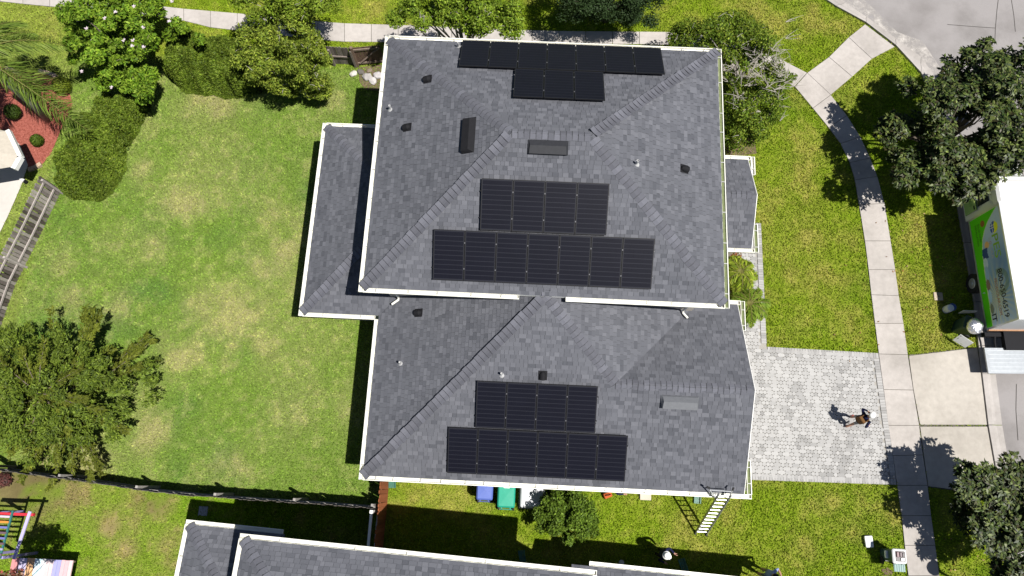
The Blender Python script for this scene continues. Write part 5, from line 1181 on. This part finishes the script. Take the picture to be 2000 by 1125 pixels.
# printed side: a fine grid carries the flat print
def truck_print():
    ns, nt = 190, 80; s = np.linspace(.06, LB-.06, ns+1); t = np.linspace(.06, ZT-ZB-.06, nt+1); S, T = np.meshgrid(s, t); S = S.ravel(); T = T.ravel()
    c = np.zeros((len(S), 3)); u = S/LB; sky_ = np.stack([.20+.10*np.cos(u*5), .27+.09*np.cos(u*5), .35+.06*np.cos(u*5)], 1); c[:] = sky_
    deep = np.exp(-((S-2.2)**2/.5+(T-1.5)**2/.25))[:, None]; c = c*(1-.75*deep)+np.array([.07,.12,.22])*.75*deep
    a = np.arctan2(T-.95, S-3.45); ray = (.55+.45*np.cos(a*26))*np.exp(-((S-3.45)**2/.9+(T-.95)**2/.5)); c = c*(1-.8*ray[:, None])+np.array([.42,.38,.14])*.8*ray[:, None]
    leaf_ = (np.abs(np.hypot(S-2.9, (T-1.25))-.42) < .10)*(T > 1.1); c[leaf_] = c[leaf_]*.5+np.array([.06,.10,.02])*.5
    edge = np.interp(S, [0, .2, .45, .7, 1.0, 1.5, 2.4, 4.6], [1.85, 1.5, 1.12, .86, .66, .52, .45, .40]); g_ = T < edge; c[g_] = np.array([.055,.33,.006]); ln = (T > edge) & (T < edge+.035); c[ln] = np.array([.42,.50,.22])
    m = np.hypot(S-.78, T-1.42) < .235; ym = m & ((T-1.42) > (S-.78)*-.35+.03*np.sin((S-.78)*14)); c[ym] = np.array([.62,.46,.02]); bm_ = m & ~ym & (np.abs((S-.78)*10 % 1-.5) < .42) & (np.abs((T-1.42)*10 % 1-.5) < .42); c[m & ~ym & ~bm_] = np.array([.5,.5,.5]); c[bm_] = np.array([.02,.05,.20])
    m = (np.hypot(S-.42, T-.80) < .13); c[m] = np.array([.16,.07,.02])
    m = np.hypot(S-1.32, (T-.86)) < .14; c[m] = np.array([.42,.25,.10]); m = (np.abs(S-1.62) < .20) & (np.abs(T-.66-.2*np.abs(S-1.62)) < .16); c[m] = np.array([.02,.04,.12])
    for cx, cy, w_, h_, cl in ((2.0, .62, .22, .13, (.30,.36,.40)), (2.4, .60, .30, .10, (.18,.26,.36)), (2.85, .55, .22, .12, (.14,.10,.07)), (3.3, .56, .26, .10, (.22,.32,.42)), (3.8, .55, .2, .1, (.12,.13,.09))): c[((S-cx)/w_)**2+((T-cy)/h_)**2 < 1] = np.array(cl)
    V = np.stack([np.full(len(S), -.006), LB/2-S, ZB+T], 1); i = (np.arange(nt)[:, None]*(ns+1)+np.arange(ns)[None]).ravel(); F = np.stack([i, i+1, i+ns+2, i+ns+1], 1)
    c = np.clip(c*1.9, 0, .85); mat('print', None, .5, .03, 4, .15, source='attr'); o = _link('side_print', npmesh('side_print', V, F, 'print', c), box); return o
truck_print()
def text(body, s0, s1, t, h, col, parent, M, bold=0., name='lettering'):
    """flat lettering scaled to run from s0 to s1 at height t; M maps (along, up, out) to the parent's frame"""
    cu = bpy.data.curves.new('txt', 'FONT'); cu.body = body; cu.size = 1; cu.offset = bold; o = bpy.data.objects.new('txt', cu); COL.objects.link(o); bpy.context.view_layer.update()
    me = bpy.data.meshes.new_from_object(o.evaluated_get(bpy.context.evaluated_depsgraph_get())); bpy.data.objects.remove(o)
    co = np.zeros(len(me.vertices)*3); me.vertices.foreach_get('co', co); co = co.reshape(-1, 3); mn, mx = co.min(0), co.max(0)
    co[:, 0] = s0+(co[:, 0]-mn[0])/(mx[0]-mn[0])*(s1-s0); co[:, 1] = t+(co[:, 1]-mn[1])/(mx[1]-mn[1])*h; co[:, 2] = 0
    out = np.array([tuple(M @ Vector(p)) for p in co]); me.vertices.foreach_set('co', out.ravel()); me.materials.clear(); me.materials.append(MATS['paint']); me.update()
    return _link(name, me, parent, col)
MT = Matrix(((0, 0, -1, -.011), (-1, 0, 0, LB/2), (0, 1, 0, ZB), (0, 0, 0, 1)))
text('PES', 1.05, 1.98, 1.22, .36, (.22,.45,.02), box, MT, .01); text('S   LAR', 1.08, 1.95, 1.02, .13, (.45,.46,.45), box, MT); text('O', 1.24, 1.36, 1.02, .13, (.60,.20,.03), box, MT)
text('800-650-6519', 2.42, 4.30, 1.20, .27, (.012,.012,.014), box, MT, .012); text('PROESOLAR.COM', 2.72, 4.15, .94, .15, (.40,.13,.03), box, MT); text('IT', 4.02, 4.32, .48, .26, (.02,.02,.02), box, MT, .02)
text('SOLAR PANEL', .35, 1.1, .50, .10, (.015,.05,.006), box, MT); text('INSTALLATION', .35, 1.2, .32, .11, (.015,.05,.006), box, MT); text('f', 3.05, 3.13, .16, .14, (.5,.6,.7), box, MT)
# chassis, cab, wheels, tail lift
MB().box((WB/2, .6, .72), (.9, 7.2, .22), 'vent_black').build('chassis', TX, None, True)
b = MB(); CX0, CX1, CY0, CY1 = .14, WB-.14, LB/2+.12, LB/2+1.95
prof = [(CY0, .55), (CY1+.45, .55), (CY1+.5, 1.0), (CY1+.35, 1.35), (CY1-.1, 1.45), (CY1-.55, 2.2), (CY0+.05, 2.28), (CY0, 2.2)]
n = len(prof); ins = [0, 0, 0, .02, .03, .16, .16, .12]
vs = [(CX0+i_, y, z) for (y, z), i_ in zip(prof, ins)]+[(CX1-i_, y, z) for (y, z), i_ in zip(prof, ins)]
b.add(vs, [tuple(range(n)), tuple(range(2*n-1, n-1, -1))]+[(i, i+n, (i+1) % n+n, (i+1) % n) for i in range(n)], 'gloss'); cab = b.build('cab', TX, (.74,.76,.73), True)
b = MB(); b.box((CX0-.012, CY0+.72, 1.0), (.03, 1.02, .74), 'gloss'); door = b.build('door', cab, (.30,.46,.20), True)
b = MB(); b.add([(CX0+.015, CY0+.30, 1.42), (CX0+.015, CY0+1.12, 1.42), (CX0+.105, CY0+.98, 2.0), (CX0+.105, CY0+.34, 2.0)], [(0, 1, 2, 3)], 'glass'); b.build('window', cab, None, True)
MB().box((CX0-.03, CY0+.34, 1.26), (.03, .16, .05), 'vent_black').build('handle', door, None, True)
text('PES', .35, .75, 0, .13, (.10,.22,.03), door, Matrix(((0, 0, -1, CX0-.031), (-1, 0, 0, CY0+1.2), (0, 1, 0, 1.0), (0, 0, 0, 1))))
b = MB(); b.add([(CX0+.14, CY1-.13, 1.52), (CX1-.14, CY1-.13, 1.52), (CX1-.2, CY1-.50, 2.16), (CX0+.2, CY1-.50, 2.16)], [(0, 1, 2, 3)], 'glass'); b.build('windscreen', cab, None, True)
b = MB(); b.rbox((WB/2, CY0+.5, 2.42), (WB-.45, 1.0, .35), 'gloss', .15, crown=.05); b.build('roof_fairing', cab, (.80,.80,.80), True)
for s in (CX0-.16, CX1+.16): MB().box((s, CY1-.2, 1.55), (.10, .08, .30), 'vent_black').build('mirror', cab, None, True)
for s in (.45, WB-.45): MB().box((s, CY1+.5, .92), (.28, .05, .18), 'glass').build('headlight', cab, None, True)
for x, y in ((.24, CY0+1.6), (WB-.24, CY0+1.6), (.2, -.22), (WB-.2, -.22)):
    w_ = empty('wheel', (0, 0, 0)); w_.parent = TX; BASE[w_.name] = BASE[TX.name]; o_ = 1 if x > 1 else -1; b = MB(); b.tube([(x-.12, y, .40), (x+.12, y, .40)], .40, 'rubber', 20); b.build('tyre', w_, None, True)
    b = MB(); b.tube([(x+o_*.10, y, .40), (x+o_*.135, y, .40)], [.24, .20], 'metal', 16); b.tube([(x+o_*.13, y, .40), (x+o_*.17, y, .40)], [.09, .07], 'metal', 12); b.build('rim', w_, (.62,.62,.62), True)
MB().box((WB/2, -LB/2-.12, .62), (WB-.1, .16, .22), 'vent_black').build('rear_bumper', TX, None, True)
MB().box((WB/2, -LB/2-.02, ZB+.05), (WB-.06, .03, .12), 'wood').build('sill_board', TX, (.40,.22,.12), True)
for x in (.45, WB-.45): MB().tube([(x, -LB/2-.1, .7), (x, -LB/2-.45, .62), (x, -LB/2-.72, .62)], .04, 'vent_black', 6).build('lift_arm', TX, None, True)
b = MB(); b.box((WB/2+.02, -LB/2-1.15, .68), (WB+.12, 1.0, .07), 'metal'); lift = b.build('tail_lift', TX, (.30,.32,.34), True)
for k in range(6): MB().box((WB/2, -LB/2-.75-.16*k, .718), (WB-.1, .02, .008), 'metal').build('tread', lift, (.38,.40,.42), True)

# ------------------------------------------------------------------ verge: signs and bins by the truck
def yard_sign(bl, br, tl, tr, zb, zt, label, lines):
    B0, B1, T0, T1 = at(*bl, zb), at(*br, zb), at(*tl, zt), at(*tr, zt); o = tag(empty('yard_sign', Vector(((B0.x+B1.x)/2, (B0.y+B1.y)/2, 0))), label, 'sign', 'yard signs on the verge')
    n = (B1-B0).cross(T0-B0).normalized()*.006; b = MB(); b.add([B0-n, B1-n, T1-n, T0-n, B0+n, B1+n, T1+n, T0+n], [(3, 2, 1, 0), (4, 5, 6, 7), (0, 1, 5, 4), (1, 2, 6, 5), (2, 3, 7, 6), (3, 0, 4, 7)], 'paint'); bd = b.build('board', o, (.74,.74,.73))
    for t in (.25, .75): p = B0.lerp(B1, t); MB().tube([(p.x, p.y, -.02), p], .006, 'metal', 5).build('stake', o, (.4,.4,.4))
    u, v = (B1-B0), (T0-B0); N = u.cross(v).normalized(); org = B0+N*.009; I = BASE[bd.name].inverted()
    M = I @ Matrix(((u.x, v.x, N.x, org.x), (u.y, v.y, N.y, org.y), (u.z, v.z, N.z, org.z), (0, 0, 0, 1)))
    for body, s0, s1, t_, h, col in lines: text(body, s0, s1, t_, h, col, bd, M, .01)
    b = MB(); k = [M @ Vector((.62+.17*math.cos(a), .26+.14*math.sin(a), 0)) for a in [2*math.pi*i/16 for i in range(16)]]; b.add(k, [tuple(range(16))], 'paint'); b.build('emblem', bd, (.42,.50,.06), True)
yard_sign((1860.5,664), (1885,679), (1876,653), (1901.6,669.6), .2, .72, 'white yard sign with dark lettering at the driveway apron corner', [('PES SOLAR', .08, .94, .78, .15, (.03,.04,.08)), ('PES', .10, .42, .34, .26, (.12,.2,.06))])
yard_sign((1871,612), (1903,611), (1882,606), (1909.5,607), .2, .66, 'grey-white yard sign seen nearly edge-on in the truck shadow', [('PES SOLAR', .08, .94, .75, .15, (.05,.06,.1))])
tc = at(1886, 637, .5); tbn = bin_('rubbish_bin', 'dark green bin topped with a shiny silver bag beside the truck', tc, 1.2, (.018,.045,.035), (.02,.05,.04), open_=True, w=.55, l=.60, h=.92)
me = bpy.data.meshes.new('bag'); bm = bmesh.new(); bmesh.ops.create_icosphere(bm, subdivisions=4, radius=.30); rr = np.random.default_rng(8)
for v in bm.verts:
    q = v.co; k = .86+.30*float(fbm(np.array([q.x*7+3]), np.array([q.y*7+q.z*5]), 3)[0]); v.co = Vector((q.x*k, q.y*k*1.05, q.z*k*.75))
bm.to_mesh(me); bm.free(); me.materials.append(MATS['foil']); o = _link('rubbish_bag', me, None); p = at(1904, 637, 1.1); o.location = p; tag(o, 'shiny crumpled silver bag sticking out of the dark bin by the truck', 'bag')
gb = at(1742, 1084, .5); rb_ = bin_('recycling_bin', 'green bin with its lid thrown open beside the lower sidewalk', (gb.x, gb.y), 0, (.045,.085,.075), (.05,.12,.10), open_=True, w=.46, l=.46, h=1.0)
b = MB(); b.rbox((0, 0, 1.045), (.50, .50, .05), 'plastic', .06); b.build('rim', rb_, (.68,.68,.68), True); b = MB(); b.rbox((.02, 0, 1.072), (.40, .40, .02), 'plastic', .05); b.build('opening', rb_, (.02,.01,.013), True)
for i, (x, y, s, cl) in enumerate(((-.08, .06, .12, (.10,.035,.045)), (.03, .06, .11, (.05,.02,.03)), (.12, .05, .10, (.04,.035,.04)), (.08, -.10, .16, (.72,.72,.72)))):
    b = MB(); b.rbox((x, y, 1.10), (s*.8, s*1.5 if i < 3 else s*.7, .05), 'plastic', .02); b.build('contents', rb_, cl, True)
b = MB(); b.box((.02, -.40, .93), (.40, .26, .03), 'plastic'); ld = b.build('lid', rb_, (.06,.15,.14), True)
for k in range(5): MB().box((-.14+.08*k, -.40, .952), (.025, .25, .015), 'plastic').build('rib', ld, (.09,.22,.20), True)
MB().rbox((-.255, .02, .62), (.10, .26, .10), 'plastic', .03).build('grip', rb_, (.70,.72,.72), True)
structure(sheet('bare_patch', ats([(1722,1112),(1733,1108),(1744,1116),(1740,1128),(1726,1128)]), .006, 'dirt'))
LP = Vector((16.94, -2.72, 0)); lp = tag(empty('globe_lamp', LP), 'round-headed lamp post beside the sidewalk just below the lower right of the picture', 'lamp post')
MB().lathe([(.09, 0), (.09, .12), (.045, .2), (.04, 2.8), (.06, 2.85), (.06, 2.95)], LP, 'vent_black', 12).build('post', lp)
b = MB(); b.smooth = True; b.lathe([(.05, 2.9), (.17, 2.98), (.25, 3.15), (.25, 3.25), (.17, 3.42), (.02, 3.48)], LP, 'white_paint', 20); b.build('globe', lp)

# ------------------------------------------------------------------ painted play deck at the lower left
PD = tag(empty('play_deck', (-16.8, -4.2, 0)), 'low deck of pastel painted planks at the lower left corner', 'deck'); cols = [(.55,.22,.22), (.55,.24,.24), (.42,.38,.52), (.42,.38,.52), (.62,.36,.18), (.62,.36,.18), (.50,.62,.66), (.50,.64,.68), (.62,.62,.62), (.62,.50,.50), (.62,.50,.50), (.30,.30,.52), (.30,.30,.52), (.62,.40,.42), (.62,.40,.42), (.64,.46,.46)]
for k, cl in enumerate(cols): MB().box((-17.9+.138*k+.066, -4.4+random.uniform(-.01, .01), .97), (.13, 2.38, .05), 'paint').build('plank', PD, jit(cl, .07))
for x, y in ((-17.6, -3.9), (-16.5, -3.9), (-16.5, -5.4), (-17.6, -5.4)): MB().box((x, y, .47), (.10, .10, .94), 'wood').build('post', PD, (.25,.15,.1))
MB().box((-16.8, -3.26, .88), (2.2, .05, .12), 'wood').build('joist', PD, (.22,.15,.12)); MB().box((-15.78, -4.4, .885), (.05, 2.2, .11), 'wood').build('joist', PD, (.22,.15,.12))
PG = tag(empty('play_structure', (-17.8, -2.4, 0)), 'colourful painted play frame with red, teal and lavender beams above the pastel deck', 'play frame')
def beam(a, c, w_, h_, col, name='beam'): a, c = Vector(a), Vector(c); d = c-a; MB().box((a+c)/2, (d.length, w_, h_), 'paint', math.atan2(d.y, d.x)).build(name, PG, col)
beam((-18.6, -1.68, 1.93), (-16.86, -1.66, 1.93), .09, .12, (.50,.025,.04)); beam((-16.97, -1.55, 2.02), (-17.18, -3.15, 2.02), .10, .05, (.42,.38,.62)); beam((-17.58, -1.55, 2.02), (-17.68, -3.15, 2.02), .06, .06, (.03,.14,.13))
for k in range(8): beam((-18.6, -1.76-.18*k, 2.06), (-17.62, -1.76-.18*k, 2.06), .07, .04, [(.50,.42,.50), (.62,.22,.04), (.14,.14,.35), (.12,.07,.09), (.14,.14,.35), (.12,.07,.09), (.30,.28,.45), (.14,.09,.12)][k], 'slat')
for x, y in ((-18.5, -1.68), (-18.5, -3.1), (-17.66, -3.12)): MB().box((x, y, .98), (.09, .09, 1.96), 'paint').build('post', PG, (.30,.26,.5))
rt = [(-15.45+x*.9, -3.72+y*.9, 5.0+z, .28) for x, y, z in [(0, 0, 0), (.4, .1, .1), (-.4, .1, .1), (.1, .4, 0), (.0, -.4, .1), (.55, -.2, -.1), (-.5, -.3, 0), (.3, .45, -.1), (-.3, .4, .1), (.1, .0, .4), (-.7, .1, -.1), (.75, .15, -.1)]]
tree('red_leaf_tree', 'small red-leaved tree whose crown just enters the lower left corner', Vector((-18.2, -5.4, 0)), rt, 160, .14, .07, [(.24,.06,.045), (.14,.05,.03), (.30,.20,.14), (.08,.09,.02)], r0=.05, seed=131)
# leaves fallen under the magnolias
rng = np.random.default_rng(14); n = 72; px = np.concatenate([rng.uniform(1740, 1880, 45), rng.uniform(1620, 1760, 12), rng.uniform(1840, 1960, 15)]); py = np.concatenate([rng.uniform(400, 660, 45), rng.uniform(430, 720, 12), rng.uniform(1050, 1120, 15)])
P_ = np.array([tuple(at(a, c, .055)) for a, c in zip(px, py)]); fl_ = empty('fallen_leaves', (16, 6, 0)); tag(fl_, 'scattered brown and orange leaves fallen on the verge and sidewalk', 'leaves', kind='stuff')
leafmesh('litter', P_, np.array([[0, 0, 1.]])+rng.normal(size=(n, 3))*.25, rnd3(n, rng), rng.uniform(.07, .13, n), rng.uniform(.035, .06, n), palette(n, [(.30,.12,.03), (.22,.12,.06), (.38,.26,.14)], rng=rng), 'leaf', fl_)
